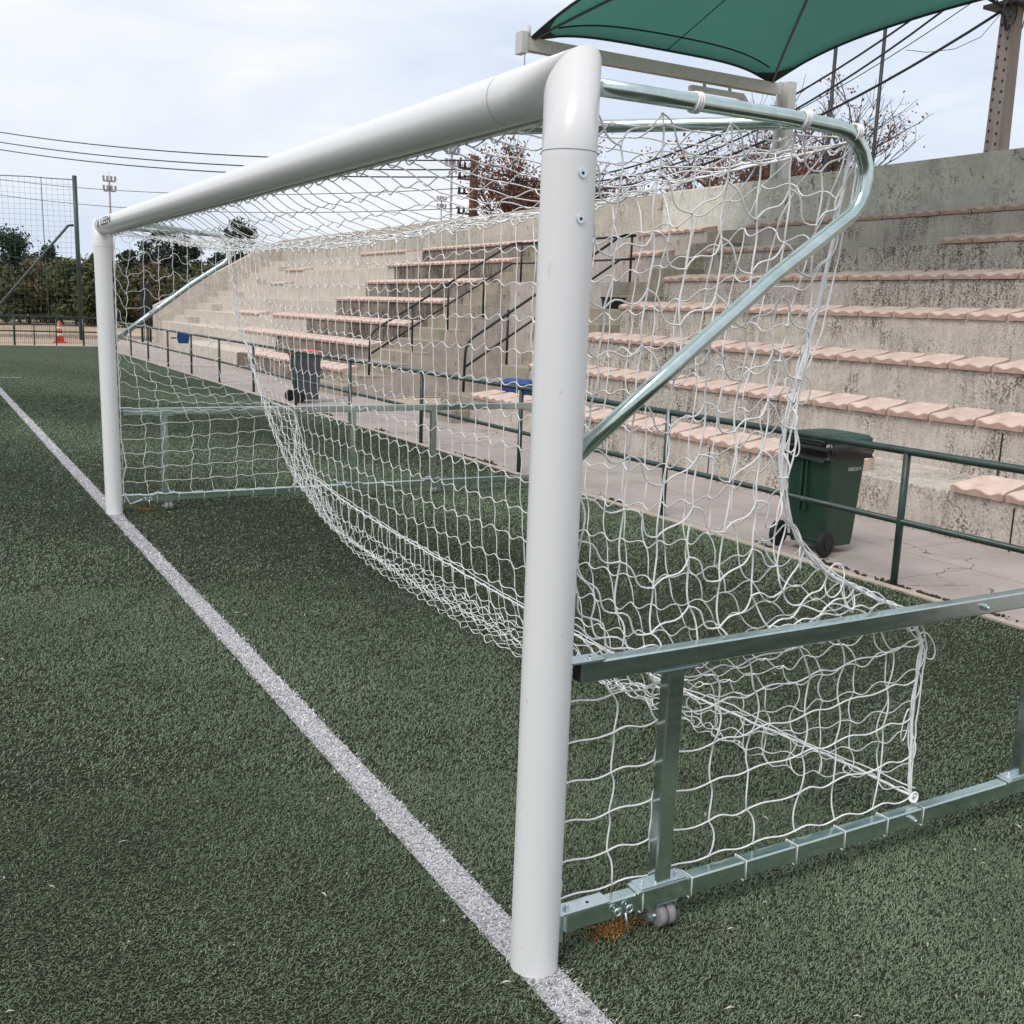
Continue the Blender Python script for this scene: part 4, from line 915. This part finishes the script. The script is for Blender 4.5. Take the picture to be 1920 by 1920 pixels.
nz2 = nt.nodes.new('ShaderNodeTexNoise'); nz2.inputs['Scale'].default_value = 5.5; nz2.inputs['Detail'].default_value = 6
mp2 = nt.nodes.new('ShaderNodeMapping'); mp2.inputs['Scale'].default_value = (1,1,5.5)
r2 = nt.nodes.new('ShaderNodeMapRange'); r2.inputs['From Min'].default_value = .58; r2.inputs['From Max'].default_value = .74; r2.inputs['To Max'].default_value = .6
mxc = nt.nodes.new('ShaderNodeMix'); mxc.data_type = 'RGBA'; mxc.inputs[7].default_value = (8.0,7.7,7.5,1)
mxs = nt.nodes.new('ShaderNodeMix'); mxs.data_type = 'RGBA'; mxs.inputs[0].default_value = .93
L = nt.links.new
L(tc.outputs['Generated'], mp.inputs[0]); L(mp.outputs[0], nz.inputs[0]); L(nz.outputs['Fac'], cr.inputs[0])
L(tc.outputs['Generated'], mp2.inputs[0]); L(mp2.outputs[0], nz2.inputs[0]); L(nz2.outputs['Fac'], r2.inputs[0])
L(r2.outputs[0], mxc.inputs[0]); L(cr.outputs[0], mxc.inputs[6]); L(sky.outputs[0], mxs.inputs[6]); L(mxc.outputs[2], mxs.inputs[7])
L(mxs.outputs[2], bg.inputs[0]); L(bg.outputs[0], out.inputs[0])
sl_ = bpy.data.lights.new('sun','SUN'); sl_.energy = 1.5; sl_.angle = math.radians(30); sl_.color = (1,.965,.92); so = bpy.data.objects.new('sun', sl_); COL.objects.link(so)
sd_ = Vector((math.cos(SUN_EL)*math.cos(SUN_AZ), math.cos(SUN_EL)*math.sin(SUN_AZ), math.sin(SUN_EL))); so.rotation_euler = sd_.to_track_quat('Z','Y').to_euler()
cam = bpy.data.cameras.new('camera'); co = bpy.data.objects.new('camera', cam); COL.objects.link(co); S.camera = co
yaw, pit, rol, fpx = 1.0472, -.191, .0362, 1962.6
cy, sy, cp, sp_ = math.cos(yaw), math.sin(yaw), math.cos(pit), math.sin(pit)
f = Vector((cy*cp, sy*cp, sp_)); r = Vector((sy,-cy,0)); u = r.cross(f); c_, s_ = math.cos(rol), math.sin(rol)
r2_, u2_ = c_*r+s_*u, -s_*r+c_*u
Mc = Matrix((( r2_.x,u2_.x,-f.x,CX),(r2_.y,u2_.y,-f.y,CY),(r2_.z,u2_.z,-f.z,CZ),(0,0,0,1))); co.matrix_world = Mc
cam.sensor_width = 36; cam.sensor_fit = 'HORIZONTAL'; cam.lens = 36*fpx/1920; cam.clip_start = .05; cam.clip_end = 2000
S.render.resolution_x = 1024; S.render.resolution_y = 1024
S.view_settings.view_transform = 'Standard'; S.view_settings.look = 'None'; S.view_settings.exposure = .34; S.view_settings.gamma = 1
